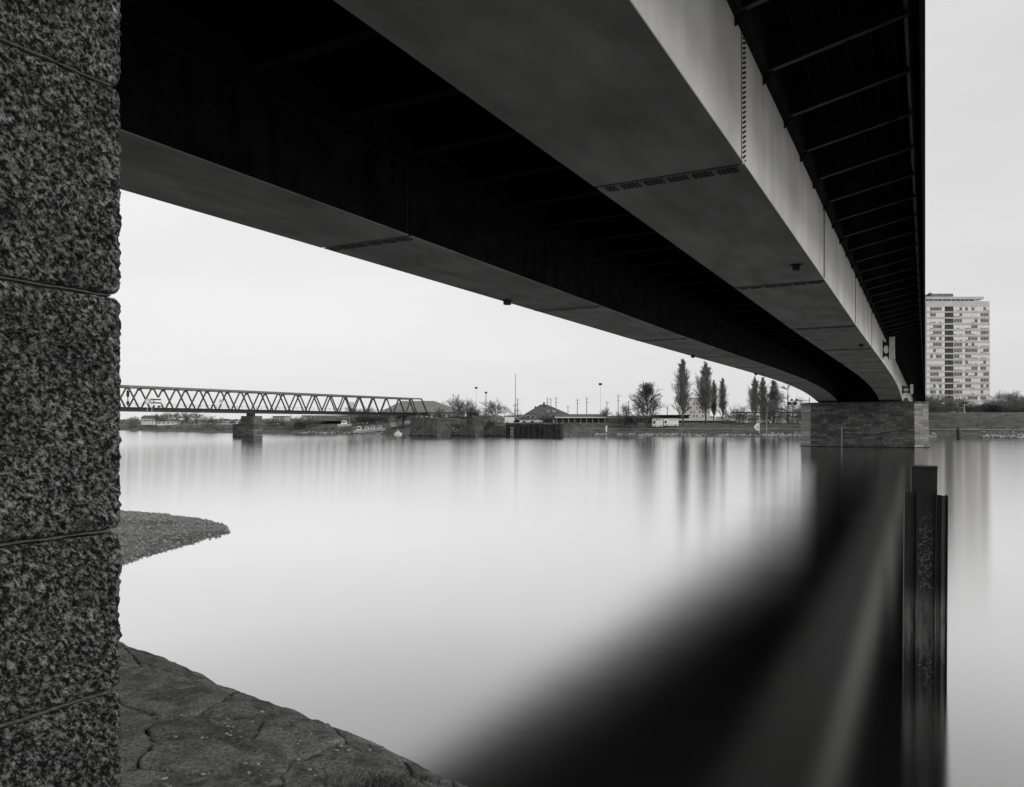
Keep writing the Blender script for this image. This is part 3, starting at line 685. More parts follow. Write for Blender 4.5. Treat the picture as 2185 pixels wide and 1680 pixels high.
# phase so that a near top node shows at u=555
def xof(u): q = (u-CU)/F; return (80+q*237)/(TD.x-q*TD.y)
ph = xof(554.7) % PL
for k, (yy, shift) in enumerate(((0, 0), (6.5, 0))):
    for (zc, hh, ww, nm, mt) in ((ZTOP-.28, .55, .5, 'top_chord', M['trusslt']), (ZBOT+.55, 1.1, .5, 'bottom_chord', M['truss'])):
        m_ = MB(); xe = X1-3.6 if nm == 'top_chord' else X1
        m_.bar((X0, yy, zc+tz(X0)), (xe, yy, zc+tz(xe)), ww, hh); build(nm, m_, mt, tr)
    x = X0+((ph+shift-X0) % PL)
    zt = ZTOP-.5; zl = ZBOT+.8
    while x < X1-3:
        for sgn in (-1, 1):
            xb = x+sgn*PL*.46
            if xb < X0 or xb > X1+1: continue
            m_ = MB(); m_.bar((x+sgn*.25, yy, zt+tz(x)), (xb, yy, zl+tz(x)), .34, .34); build('diagonal', m_, M['truss'], tr)
        m_ = MB(); m_.prism([(x-.75, zt+tz(x)+.1), (x+.75, zt+tz(x)+.1), (x+.35, zt+tz(x)-.55), (x-.35, zt+tz(x)-.55)], 1, yy-.18, yy+.18); build('gusset_plate', m_, M['truss'], tr)
        m_ = MB(); xq = x+PL/2; m_.prism([(xq-.8, zl+tz(x)-.1), (xq+.8, zl+tz(x)-.1), (xq+.4, zl+tz(x)+.35), (xq-.4, zl+tz(x)+.35)], 1, yy-.18, yy+.18); build('gusset_plate', m_, M['truss'], tr)
        if k == 0:
            m_ = MB(); m_.bar((x, 0, ZTOP-.4+tz(x)), (x, 6.5, ZTOP-.4+tz(x)), .28, .35); build('top_strut', m_, M['truss'], tr)
        x += PL
    m_ = MB(); m_.bar((X1-3.7, yy, ZTOP-.3+tz(X1)), (X1, yy, ZBOT+.6+tz(X1)), .45, .4); build('end_post', m_, M['truss'], tr)
m_ = MB(); m_.add([(X0, .3, ZBOT+.35+tz(X0)), (X1, .3, ZBOT+.35+tz(X1)), (X1, 6.2, ZBOT+.35+tz(X1)), (X0, 6.2, ZBOT+.35+tz(X0)), (X0, .3, ZBOT+.75+tz(X0)), (X1, .3, ZBOT+.75+tz(X1)), (X1, 6.2, ZBOT+.75+tz(X1)), (X0, 6.2, ZBOT+.75+tz(X0))], [(3, 2, 1, 0), (4, 5, 6, 7), (0, 1, 5, 4), (1, 2, 6, 5), (2, 3, 7, 6), (3, 0, 4, 7)])
build('track_deck', m_, M['truss'], tr)
m_ = MB(); yr = -1.3; x = X0
m_.bar((X0, -.9, ZBOT+1.0+tz(X0)), (X1, -.9, ZBOT+1.0+tz(X1)), 1.0, .08)
build('footway', m_, M['truss'], tr)
m_ = MB()
while x < X1: m_.bar((x, yr, ZBOT+1.0+tz(x)), (x, yr, ZBOT+2.0+tz(x)), .06); x += 1.75
m_.bar((X0, yr, ZBOT+2.0+tz(X0)), (X1, yr, ZBOT+2.0+tz(X1)), .06); m_.bar((X0, yr, ZBOT+1.5+tz(X0)), (X1, yr, ZBOT+1.5+tz(X1)), .03); build('footway_railing', m_, M['truss'], tr)
# signs and signals on the truss bridge (each stands on its own)
def onT(u, y, z): x = xof(u); v = Vector((-80, 237, 0))+TD*x+Vector((-TD.y, TD.x, 0))*y; return (v.x, v.y, z+tz(x))
def zAt(u, v):    # height on near truss plane
    x = xof(u); Y = 237+TD.y*x; return EYE-(v-HV)/F*Y
p = onT(325, -1.6, zAt(325, 857)); s_ = thing('navigation_board', 'white board with dark bars hung on truss bridge near its left end', 'sign', p, TA)
m_ = MB(); m_.box(-1.6, 1.6, -.05, .05, -1.0, 1.0); build('board', m_, M['white'], s_)
m_ = MB(); m_.box(-1.55, 1.55, -.07, -.055, -.62, -.28); m_.box(-1.55, 1.55, -.07, -.055, .28, .62); build('bars', m_, M['black'], s_)
for i, (u, lab) in enumerate(((307, 'pale round marker on truss bridge, left of the barred board pair'), (317, 'pale round marker on truss bridge touching the barred white board'))):
    p = onT(u, -1.6, zAt(u, 857)); s_ = thing('round_marker', lab, 'sign', p, TA, 'round markers on the truss bridge')
    m_ = MB(); m_.tube((0, -.05, 0), (0, .05, 0), .75, .75, 12); build('disc', m_, M['wallgrey'], s_)
    m_ = MB(); m_.tube((0, -.08, 0), (0, -.055, 0), .4, .4, 12); m_.bar((0, 0, -.9), (0, 0, -3), .08); build('centre', m_, M['offwhite'], s_)
p = onT(464, -1.6, zAt(464, 857)); s_ = thing('navigation_board', 'small pale square sign with tan centre on middle of truss bridge', 'sign', p, TA)
m_ = MB(); m_.box(-.55, .55, -.04, .04, -.75, .75); build('board', m_, M['offwhite'], s_)
m_ = MB(); m_.box(-.32, .32, -.06, -.045, -.4, .4); m_.bar((-1.6, 0, -.8), (2.0, 0, -.8), .06); build('bars', m_, M['wallgrey'], s_)
p = onT(742, -1.6, zAt(742, 863)); s_ = thing('navigation_board', 'grey slatted sign seen edge-on toward right part of truss bridge', 'sign', p, TA)
m_ = MB()
for i in range(3): m_.box(-1.5, 1.5, -.05, .05, -.7+i*.55, -.4+i*.55)
m_.bar((-1.4, 0, .6), (-1.4, 0, -2), .1); m_.bar((1.4, 0, .6), (1.4, 0, -2), .1); build('slats', m_, M['trusslt'], s_)
for (u, vt, vb, lab) in ((286, 830, 868, 'dark railway signal mast standing on truss bridge left end'), (352, 857, 871, 'short dark signal box on truss bridge between lattice panels')):
    z1, z0_ = zAt(u, vt), zAt(u, vb); p = onT(u, 3, z0_); s_ = thing('railway_signal', lab, 'signal', p, TA)
    m_ = MB(); m_.tube((0, 0, 0), (0, 0, z1-z0_), .12); build('mast', m_, M['black'], s_)
    m_ = MB(); m_.box(-.3, .3, -.2, .2, (z1-z0_)*.55, (z1-z0_)*.9); m_.box(-.3, .3, -.2, .2, (z1-z0_)*.1, (z1-z0_)*.3); build('signal_head', m_, M['black'], s_)

# truss pier
tpz = EYE-(888-HV)/F*237
tpier = thing('truss_pier', 'stepped dark masonry pier under the truss bridge standing in water', 'bridge pier', (-80.2, 236, 0), TA)
def courses(parent, x0, x1, y0, y1, z0, z1, mt, ch=.75, bl=1.9, seed=1, name='pier_stone'):
    r_ = random.Random(seed); z = z0; k = 0
    m_ = MB(); m_.box(x0+.06, x1-.06, y0+.06, y1-.06, z0-2, z1-.01); build('pier_core', m_, M['darkquay'], parent)
    while z < z1-.1:
        z2 = min(z+ch, z1)
        for (ax) in ('x', 'y'):
            a0, a1 = (x0, x1) if ax == 'x' else (y0, y1); n_ = max(1, round((a1-a0)/bl))
            for i in range(n_):
                b0 = a0+(a1-a0)*i/n_; b1 = a0+(a1-a0)*(i+1)/n_; d = r_.uniform(0, .05); m_ = MB()
                if ax == 'x': m_.box(b0+.015, b1-.015, y0-d, y0+.1, z+.015, z2-.015)
                else: m_.box(x1-.1, x1+d, b0+.015, b1-.015, z+.015, z2-.015)
                build(name, m_, mt, parent)
                if ax == 'y':
                    m_ = MB(); m_.box(x0-d, x0+.1, b0+.015, b1-.015, z+.015, z2-.015); build(name, m_, mt, parent)
        z = z2; k += 1
courses(tpier, -1.6, 1.6, -3.4, 2.6, .1, tpz, M['pierstone'], seed=2)
courses(tpier, -1.5, 1.5, 2.7, 6.9, .1, EYE-(905-HV)/F*232, M['pierstone'], seed=4)
m_ = MB(); m_.box(-1, 1, -.8, .8, tpz, ZBOT); build('bearing', m_, M['black'], tpier)
m_ = MB(); m_.box(-1.9, 1.9, -3.7, 7.1, -2, .09); build('footing', m_, M['darkquay'], tpier)

# ------------------------------------------------------------------ QUAY WALLS on the far bank
def wall(name, label, u0, u1, vt, vb, mt, depth=6, Y=None, par=True, pil=0, cat='quay wall', vt1=None, rag=.25):
    Y = Y or EYE*F/(vb-HV)
    a = at(u0, 0, Y); s0, t0 = ST(a.x, a.y)
    # front face runs across the bridge axis (constant s)
    q1 = (u1-CU)/F; r1 = (SA-CA*q1)/(CA+SA*q1); t1 = r1*s0
    zt = EYE-(vt-HV)/F*Y; th = thing(name, label, cat, B(s0, t1, 0), TH); W = t0-t1
    zt1 = zt if vt1 is None else EYE-(vt1-HV)/F*Y
    n_ = max(2, int(W/2)); m_ = MB()
    tops = []
    for i in range(n_+1):
        tops.append((W*i/n_, zt1+(zt-zt1)*i/n_+.0+rag*nz(i*1.7, s0, t0, 2)))
    poly = [(0, -2)]+[(y, z) for y, z in tops]+[(W, -2)]
    m_.prism(poly, 0, 0, depth); build('wall_face', m_, mt, th)
    m_ = MB(); m_.box(-.35, 0, -.2, W+.2, -2, .35); build('footing', m_, M['darkquay'], th)
    m_ = MB()
    for (y0, z0), (y1, z1) in zip(tops, tops[1:]): m_.bar((.35, y0, z0+.02), (.35, y1, z1+.02), .9, .3)
    build('coping', m_, M['oldstone'], th)
    for i in range(pil):
        y = W*(i+.5)/pil; m_ = MB(); m_.box(-.4, .0, y-.35, y+.35, 0, zt-.5); build('buttress', m_, mt, th)
    return th, W
wall('bridge_abutment', 'dark stone abutment under right end of truss bridge', 875, 932, 893, 931, M['oldstone'], 34, cat='abutment')
m_ = MB()
th, W = wall('graffiti_wall', 'old quay wall with white graffiti, right of the truss abutment', 934, 1013, 907, 930.5, M['oldstone'], 6)
gr = MB(); rg = random.Random(8)
def stroke(pts, w_=.1):
    for a, b in zip(pts, pts[1:]): gr.bar((-.012, a[0], a[1]), (-.012, b[0], b[1]), .02, w_, up=(1, 0, 0))
def arc(cy, cz, r_, a0, a1): return [(cy+r_*math.cos(R(a0+(a1-a0)*i/8)), cz+r_*math.sin(R(a0+(a1-a0)*i/8))*1.3) for i in range(9)]
yb = W*.60
stroke(arc(yb+.5, 2.7, .35, 60, 300)); stroke(arc(yb+.5, 1.9, .4, -120, 120)); stroke([(yb-.1, 2.9), (yb-.9, 1.5)]); stroke([(yb-.9, 2.8), (yb-.1, 1.5)]); stroke(arc(yb-1.4, 2.0, .45, 30, 330)); stroke([(yb-.2, 3.0), (yb-.2, 1.6)])
build('graffiti', gr, M['white'], th)
th, W = wall('ruined_wall', 'upper stone ruin wall set back above the graffiti wall', 942, 1008, 890, 906, M['oldstone'], 3, Y=262, rag=.9)
wall('quay_wall', 'low dark quay wall between the graffiti wall and black piled quay', 1015, 1078, 910, 930.5, M['oldstone'], 5)
th, W = wall('piled_quay', 'long blackened quay wall with buttresses beside the dark end bastion', 1079, 1160, 905, 931.5, M['darkquay'], 3, pil=7)
th, W = wall('end_bastion', 'darkest square bastion ending the old quay at its right', 1161, 1196, 905, 932.5, M['darkquay'], 2, pil=2)
for (u, lab) in ((1095, 'pale ladder of rungs on the black quay, left one'), (1158, 'pale ladder of rungs on the black quay, right one')):
    p = at(u, 931, 240); s0, t0 = ST(p.x, p.y); ld = thing('quay_ladder', lab, 'ladder', B(s0-.8, t0, 0), TH, 'ladders on the old quay')
    m_ = MB(); m_.box(-.05, .05, -.55, -.45, 0, 3.2); m_.box(-.05, .05, .45, .55, 0, 3.2); build('stile', m_, M['roof2'], ld)
    for i in range(5): m_ = MB(); m_.box(-.06, .06, -.5, .5, .3+i*.6, .5+i*.6); build('rung', m_, M['wallgrey'], ld)

# ------------------------------------------------------------------ TREES
def seg(mb, a, b, r0, r1):
    d = b-a; 
    if d.length < 1e-6: return
    d.normalize(); x = d.orthogonal().normalized(); y = d.cross(x); k = len(mb.v)
    for c, r_ in ((a, r0), (b, r1)):
        for an in (0, 2.094, 4.189): mb.v.append(tuple(c+(x*math.cos(an)+y*math.sin(an))*r_))
    mb.f += [(k, k+1, k+4, k+3), (k+1, k+2, k+5, k+4), (k+2, k, k+3, k+5)]
def branch(mb, p, d, L, r_, dep, rg, spread, up, kids, rmin):
    n = 3; q = p
    for i in range(n):
        d = (d+Vector((rg.gauss(0, .13), rg.gauss(0, .13), rg.gauss(0, .1)+up*.18))).normalized()
        e = q+d*L/n; r1 = max(rmin, r_*(1-.25*(i+1)/n)); seg(mb, q, e, max(rmin, r_*(1-.25*i/n)), r1)
        if dep > 0:
            for _ in range(kids if i else max(1, kids-1)):
                ax = d.orthogonal(); ax.rotate(Matrix.Rotation(rg.uniform(0, 6.28), 3, d)); nd = d.copy(); nd.rotate(Matrix.Rotation(spread*rg.uniform(.6, 1.25), 3, ax))
                branch(mb, e, nd, L*rg.uniform(.5, .72), r1*.55, dep-1, rg, spread, up, kids, rmin)
        q = e
def tree_proto(kind, seed):
    rg = random.Random(seed); tk = MB(); cr = MB(); rmin = .003
    if kind == 'poplar':
        seg(tk, Vector((0, 0, 0)), Vector((0, 0, .5)), .016, .011); seg(tk, Vector((0, 0, .5)), Vector((.005, 0, .97)), .011, .002)
        for i in range(84):
            h = rg.uniform(.07, .93)**.95; a_ = rg.uniform(0, 6.28); w_ = .16*math.sin(min(1, (h+.12))*math.pi)**.6 * (1.1-h*.55)
            d = Vector((math.cos(a_)*.30, math.sin(a_)*.30, 1)).normalized()
            branch(cr, Vector((0, 0, h)), d, (.10+w_*.85)*rg.uniform(.5, 1.15)*(1.15-h*.72), .005, 2, rg, .5, .45, 3, .0016)
    elif kind == 'round':
        seg(tk, Vector((0, 0, 0)), Vector((0, 0, .3)), .03, .024)
        for i in range(9):
            a_ = rg.uniform(0, 6.28); t_ = rg.uniform(.15, 1.15)
            branch(cr, Vector((0, 0, rg.uniform(.16, .32))), Vector((math.cos(a_)*math.sin(t_), math.sin(a_)*math.sin(t_), math.cos(t_))), .36*rg.uniform(.8, 1.1), .014, 3, rg, .62, .12, 2, rmin)
    elif kind == 'spare':
        seg(tk, Vector((0, 0, 0)), Vector((0, 0, .55)), .02, .012); seg(tk, Vector((0, 0, .55)), Vector((0, 0, .98)), .012, .003)
        for i in range(20):
            h = rg.uniform(.25, .95); a_ = rg.uniform(0, 6.28)
            branch(cr, Vector((0, 0, h)), Vector((math.cos(a_), math.sin(a_), .35)).normalized(), .26*(1.15-h)*rg.uniform(.8, 1.3), .007, 2, rg, .6, .15, 2, .0016)
    elif kind == 'cone':
        seg(tk, Vector((0, 0, 0)), Vector((0, 0, .98)), .02, .003)
        for i in range(75):
            h = rg.uniform(.06, .95); a_ = rg.uniform(0, 6.28)
            branch(cr, Vector((0, 0, h)), Vector((math.cos(a_), math.sin(a_), 1.1)).normalized(), .33*(1.0-h)**.75*rg.uniform(.5, 1.2)+.04, .006, 2, rg, .7, .1, 2, .0032)
    elif kind == 'bush':
        seg(tk, Vector((0, 0, -.05)), Vector((0, 0, .12)), .02, .015)
        for i in range(16):
            a_ = rg.uniform(0, 6.28); t_ = rg.uniform(.1, 1.35)
            branch(cr, Vector((rg.uniform(-.2, .2), rg.uniform(-.2, .2), .02)), Vector((math.cos(a_)*math.sin(t_), math.sin(a_)*math.sin(t_), math.cos(t_))), .5*rg.uniform(.7, 1.15), .012, 3, rg, .6, .1, 2, .0035)
    elif kind == 'dense':
        seg(tk, Vector((0, 0, -.05)), Vector((0, 0, .3)), .03, .02)
        for i in range(3400):
            a_ = rg.uniform(0, 6.28); rr_ = rg.random()**.4; ph = math.acos(rg.uniform(-.55, 1))
            q = Vector((math.cos(a_)*math.sin(ph)*.5, math.sin(a_)*math.sin(ph)*.5, .42+.56*math.cos(ph)))
            q = Vector((0, 0, .42))+(q-Vector((0, 0, .42)))*rr_*(1+.38*nz(q.x*5+seed, q.y*5, q.z*5, 3)); s_ = rg.uniform(.012, .03)
            u_ = Vector((rg.gauss(0, 1), rg.gauss(0, 1), rg.gauss(0, 1))).normalized(); v_ = u_.orthogonal().normalized(); k = len(cr.v)
            cr.v += [tuple(q-u_*s_), tuple(q+v_*s_*.7), tuple(q+u_*s_), tuple(q-v_*s_*.7)]; cr.f.append((k, k+1, k+2, k+3))
    cm = {'dense': 'leaf', 'poplar': 'bark2', 'bush': 'bark2', 'cone': 'bark'}.get(kind, 'bark2')
    return tk.mesh('trunk', M['bark']), cr.mesh('crown', M[cm]), len(cr.f)
protos = {}
for kind, n_ in (('poplar', 3), ('round', 3), ('spare', 1), ('cone', 1), ('bush', 3), ('dense', 2)):
    protos[kind] = [tree_proto(kind, 50+i*13+len(kind)) for i in range(n_)]
WID = {'poplar': .30, 'round': .95, 'spare': .5, 'cone': .6, 'bush': 1.25, 'dense': 1.1}
def tree(name, kind, i, u, vt, Y, wpx, label, cat='tree', group=None, vb=None):
    Y *= 1.2 if u < 520 else 1.08 if u < 900 else 1
    p = at(u, 0, Y); s_, t_ = ST(p.x, p.y); gz_ = gz(s_, t_) if vb is None else EYE-(vb-HV)/F*Y
    ztop = EYE-(vt-HV)/F*Y; h = ztop-gz_; wd = wpx/F*Y
    tm, cm, _ = protos[kind][i % len(protos[kind])]
    th = thing(name, label, cat, (p.x, p.y, gz_-.05), random.uniform(0, 6.28), group); k = wd/(h*WID[kind])
    th.scale = (h*k, h*k, h); link('trunk', tm, th); link('crown', cm, th)
    return th
PG = 'bare poplars on the far bank'
for args in [
  ('poplar_tree', 'poplar', 0, 1457, 768, 268, 40, 'tall bare poplar left of the white block, standing alone'),
  ('poplar_tree', 'poplar', 1, 1506, 771, 268, 38, 'tallest bare poplar, just right of the white block'),
  ('poplar_tree', 'poplar', 2, 1523, 811, 275, 20, 'shorter bare poplar touching the right of the tallest one'),
  ('poplar_tree', 'poplar', 0, 1542, 808, 270, 24, 'slim pale poplar standing alone near the white shed end'),
  ('poplar_tree', 'poplar', 1, 1611, 803, 262, 26, 'bare poplar just under the girder edge, leftmost of its cluster'),
  ('poplar_tree', 'poplar', 2, 1628, 805, 262, 26, 'bare poplar under the girder edge, second of its cluster'),
  ('poplar_tree', 'poplar', 0, 1651, 812, 266, 34, 'bare poplar with spread base beside the wide bare tree')]: tree(*args, 'tree', PG)
tree('bare_tree', 'spare', 0, 1681, 820, 258, 60, 'bare tree with long side branches near the river pier')
tree('bare_tree', 'cone', 0, 1381, 819, 266, 56, 'bushy cone shaped tree above the white trailers')
tree('bare_tree', 'round', 0, 978, 846, 300, 72, 'broad bare tree right of the truss bridge end')
tree('bare_tree', 'bush', 1, 1000, 856, 296, 50, 'dark bare tree overlapping the right of the broad tree')
tree('bare_tree', 'round', 1, 1054, 849, 300, 52, 'rounded bare tree beside the dark lamp mast')
tree('bare_tree', 'spare', 0, 1098, 862, 300, 26, 'small thin tree at the foot of the tallest mast')
tree('bare_tree', 'round', 2, 1291, 867, 285, 30, 'small bare tree right of the long shed')
tree('bare_tree', 'round', 0, 1335, 860, 290, 30, 'small bare tree left of the cone shaped tree')
tree('bare_tree', 'round', 1, 1995, 836, 300, 74, 'bare tree before the tower block, left one')
tree('bare_tree', 'round', 2, 2044, 840, 300, 60, 'bare tree before the tower block, right one')
tree('bare_tree', 'round', 0, 2150, 833, 310, 70, 'bare tree rising over the hipped roof house')
tree('bare_tree', 'round', 1, 2185, 838, 290, 70, 'bare tree at the right picture edge')
tree('bare_tree', 'bush', 0, 1975, 850, 290, 50, 'scrubby bare tree half hidden by the river pier')
tree('evergreen_shrub', 'dense', 0, 2068, 857, 290, 50, 'dark round evergreen shrub behind the lamp post, biggest one', 'shrub')
tree('evergreen_shrub', 'dense', 1, 2030, 866, 280, 60, 'low dark evergreen shrub left of the biggest shrub', 'shrub')
tree('evergreen_shrub', 'dense', 0, 2108, 862, 295, 60, 'dark hedge shrub below the tower block right corner', 'shrub')
tree('evergreen_shrub', 'dense', 1, 2160, 868, 290, 70, 'wide low shrub before the hipped roof house', 'shrub')
tree('evergreen_shrub', 'dense', 0, 1990, 868, 275, 50, 'dark shrub beside the pale nose of the river pier', 'shrub')
tree('evergreen_shrub', 'dense', 1, 912+4, 893, 258, 18, 'dark shrub on the abutment top at truss end', 'shrub', None)
tree('bush', 'dense', 1, 912+0+ (1000-912)+ 0, 884+4, 285, 26, 'dark bush at the foot of the broad bare tree', 'shrub')
tree('bush', 'dense', 0, 1010, 0+876, 292, 36, 'dark round bush between broad tree and round tree', 'shrub')
tree('bush', 'bush', 1, 1042, 876, 285, 50, 'scrubby twig bush under the rounded tree', 'shrub')
tree('bush', 'dense', 1, 1167, 890, 292, 30, 'scrub bush behind the parked cars, left one', 'shrub')
tree('bush', 'bush', 2, 1135, 884, 292, 60, 'grey twiggy thicket under the mansard roof, left part', 'shrub')
tree('bush', 'bush', 0, 1178, 882, 292, 60, 'grey twiggy thicket under the mansard roof, right part', 'shrub')
tree('bush', 'bush', 1, 1095, 884, 292, 44, 'twiggy thicket at the foot of the tallest mast', 'shrub')
tree('bush', 'dense', 0, 1166-120+ (0), 897, 262, 26, 'dark ball shaped bush on the old quay wall', 'shrub')
tree('bush', 'bush', 0, 970, 888, 268, 50, 'bramble bush growing over the ruined wall', 'shrub')
tree('bush', 'bush', 2, 1317, 883, 272, 44, 'low thicket between long shed and cone shaped tree', 'shrub')
tree('bush', 'dense', 1, 1345, 882, 270, 40, 'dark thicket under the cone shaped tree, left side', 'shrub')
tree('bush', 'dense', 0, 1395, 884, 272, 36, 'dark thicket under the cone shaped tree, right side', 'shrub')
tree('bush', 'bush', 1, 1575, 868, 266, 60, 'twiggy thicket behind the arrow sign pole', 'shrub')
tree('bush', 'bush', 2, 1640, 862, 262, 70, 'dense twiggy thicket at the feet of the girder edge poplars', 'shrub')
tree('bush', 'bush', 0, 1692, 860, 256, 54, 'pale twiggy thicket left of the river pier', 'shrub')
tree('bush', 'dense', 1, 1712, 868, 262, 30, 'dark bush just behind the signal arm', 'shrub')
# left shore, below the truss bridge
for i, (n_, kind, u, vt, Y, w_, lab) in enumerate([
  ('bush', 'bush', 279, 893, 400, 26, 'small dark bush at the leftmost part of far shore'),
  ('bare_tree', 'round', 285, 886, 410, 22, 'thin bare tree left of the small white house'),
  ('bare_tree', 'round', 334, 881, 395, 34, 'bare tree covering the right end of white house'),
  ('bare_tree', 'round', 352, 879, 400, 38, 'dark bare tree below truss, second from white house'),
  ('bare_tree', 'round', 373, 877, 398, 40, 'bare tree below truss, third from white house'),
  ('bare_tree', 'round', 399, 878, 398, 36, 'pale bare tree below truss, fourth from white house'),
  ('bare_tree', 'round', 418, 878, 402, 36, 'pale bare tree below truss, fifth from white house'),
  ('bush', 'bush', 448, 888, 330, 38, 'round twig bush on shore left of truss pier'),
  ('bare_tree', 'spare', 470, 890, 380, 24, 'spindly bare tree on shore left of the truss pier'),
  ('bush', 'dense', 497, 897, 380, 18, 'dark shrub close to left side of the truss pier'),
  ('bush', 'bush', 578, 893, 320, 50, 'twig bush right of the truss pier, first'),
  ('bush', 'bush', 617, 890, 310, 60, 'twig bush right of the truss pier, second'),
  ('bush', 'bush', 655, 889, 305, 56, 'twig bush left of dark domed pavilion'),
  ('bush', 'dense', 640, 897, 300, 30, 'dark low shrub left of dark domed pavilion'),
  ('bare_tree', 'bush', 760, 878, 315, 60, 'dark grove tree right of the pavilion, first'),
  ('bare_tree', 'bush', 795, 876, 315, 66, 'dark grove tree right of the pavilion, second'),
  ('bare_tree', 'bush', 828, 878, 312, 60, 'dark grove tree above the shoreline boats'),
  ('evergreen_shrub', 'dense', 778, 884, 300, 56, 'black evergreen mass behind the white boat on land'),
  ('evergreen_shrub', 'dense', 812, 884, 302, 50, 'black evergreen mass above the shoreline boats'),
  ('bare_tree', 'round', 752, 862, 330, 30, 'bare tree top showing through right truss panels'),
  ('bare_tree', 'round', 780, 866, 330, 40, 'low tree crown showing through right truss panels'),
  ('bare_tree', 'round', 860, 876, 280, 50, 'bare tree in front of truss abutment, left one'),
  ('bare_tree', 'round', 885, 880, 276, 40, 'bare tree beside truss abutment shadow, right one'),
  ('bare_tree', 'round', 940, 866, 300, 44, 'bare scrub tree at right truss end below the large roof'),
  ]): tree(n_, kind, i, u, vt, Y, w_, lab, 'shrub' if 'bush' in n_ or 'shrub' in n_ else 'tree')
# bank scrub on the left shore, uncountable
sb = MB(); rg = random.Random(77)
for i in range(240):
    t_ = rg.uniform(196, 440); d = rg.uniform(2, 11); k = nz(t_*.06, 5, 1, 2)
    if k < -.12: continue
    c_ = B(lerp(SW, t_)+d, t_, prof(d, 2.8)+.1); r0 = rg.uniform(.5, 1.5)
    for j in range(45):
        q = Vector((rg.gauss(0, .5), rg.gauss(0, .5), abs(rg.gauss(0, .45))))*r0+c_; s_ = rg.uniform(.06, .2)
        a_ = Vector((rg.gauss(0, 1), rg.gauss(0, 1), rg.gauss(0, 1))).normalized(); b_ = a_.orthogonal().normalized(); kk = len(sb.v)
        sb.v += [tuple(q-a_*s_), tuple(q+b_*s_*.6), tuple(q+a_*s_), tuple(q-b_*s_*.6)]; sb.f.append((kk, kk+1, kk+2, kk+3))
for i in range(330):
    if i < 120: t_ = rg.uniform(106, 172); s0 = rg.uniform(232, 250)
    elif i < 210: t_ = rg.uniform(104, 112); s0 = rg.uniform(226, 246)
    else: t_ = rg.uniform(-60, 4); s0 = rg.uniform(264, 276)
    c_ = B(s0, t_, gz(s0, t_)); r0 = rg.uniform(.4, 1.1)
    for j in range(30):
        q = Vector((rg.gauss(0, .6), rg.gauss(0, .6), abs(rg.gauss(0, .45))))*r0+c_; s_ = rg.uniform(.05, .16)
        a_ = Vector((rg.gauss(0, 1), rg.gauss(0, 1), rg.gauss(0, 1))).normalized(); b_ = a_.orthogonal().normalized(); kk = len(sb.v)
        sb.v += [tuple(q-a_*s_), tuple(q+b_*s_*.6), tuple(q+a_*s_), tuple(q-b_*s_*.6)]; sb.f.append((kk, kk+1, kk+2, kk+3))
build('bank_scrub', sb, mat('bank_scrub_leaf', .035, .1, .6, .9), kind='stuff')
# far tree belt behind everything, reads as one mass
fb = MB(); rg = random.Random(9)
for i in range(20000):
    u = rg.uniform(240, 2250); Y = rg.uniform(640, 700)
    top = 890+4*nz(u*.02, 1, 0, 3)-(9 if u > 1950 else 0)+(6 if u < 560 else 3 if u < 900 else -2)
    v_ = rg.uniform(top, 905); q = at(u, v_, Y)+Vector((0, 0, 0)); s_ = rg.uniform(.5, 1.1)
    a_ = Vector((rg.gauss(0, 1), rg.gauss(0, 1), rg.gauss(0, 1))).normalized(); b_ = a_.orthogonal().normalized(); k = len(fb.v)
    fb.v += [tuple(q-a_*s_), tuple(q+b_*s_*.7), tuple(q+a_*s_), tuple(q-b_*s_*.7)]; fb.f.append((k, k+1, k+2, k+3))
build('distant_tree_belt', fb, mat('distant_wood', .10, .18, .02, .95), kind='stuff')

# ------------------------------------------------------------------ BUILDINGS
def bld(name, label, u0, u1, ve, vb, Y, depth=10, roof=None, vr=None, wall_m='wall', roof_m='roof', wins=None, over=.5, ridge=(.3, .7), cat='building', hip=True):
    Y *= 1.2 if u0 < 520 else 1.08 if u0 < 700 else 1
    a, b = at(u0, 0, Y), at(u1, 0, Y); z0 = EYE-(vb-HV)/F*Y; ze = EYE-(ve-HV)/F*Y; W = b.x-a.x
    th = thing(name, label, cat, ((a.x+b.x)/2, Y, z0), 0); H = ze-z0
    m_ = MB(); m_.box(-W/2, W/2, 0, depth, -1.5, H); build('wall', m_, M[wall_m], th)
    if roof:
        zr = EYE-(vr-HV)/F*Y-z0; m_ = MB(); o = over
        if roof == 'hip' or roof == 'gable':
            r0 = -W/2+W*ridge[0]; r1 = -W/2+W*ridge[1]
            if roof == 'gable': r0, r1 = -W/2-o, W/2+o
            m_.add([(-W/2-o, -o, H+.02), (W/2+o, -o, H+.02), (W/2+o, depth+o, H+.02), (-W/2-o, depth+o, H+.02), (r0, depth/2, zr), (r1, depth/2, zr)], [(0, 1, 5, 4), (2, 3, 4, 5), (0, 4, 3), (1, 2, 5), (3, 2, 1, 0)])
        elif roof == 'flat': m_.box(-W/2-o, W/2+o, -o, depth+o, H+.02, zr)
        build('roof', m_, M[roof_m], th)
    if wins:
        rows, cols, ww, hh, wm_ = wins
        for r_ in range(rows):
            for c_ in range(cols):
                x = -W/2+W*(c_+.5)/cols; z = H*(r_+.5)/rows
                m_ = MB(); m_.box(x-ww/2-.08, x+ww/2+.08, -.06, -.003, z-hh/2-.08, z+hh/2+.08); f_ = build('window', m_, M['offwhite'], th)
                m_ = MB(); m_.box(x-ww/2, x+ww/2, -.09, -.063, z-hh/2, z+hh/2); build('pane', m_, M[wm_], f_)
    return th, W, H
bld('white_house', 'small white gabled house at far left shore', 301, 328, 893, 902, 410, 9, 'gable', 886.5, wins=(1, 5, .8, 1.0, 'glass'))
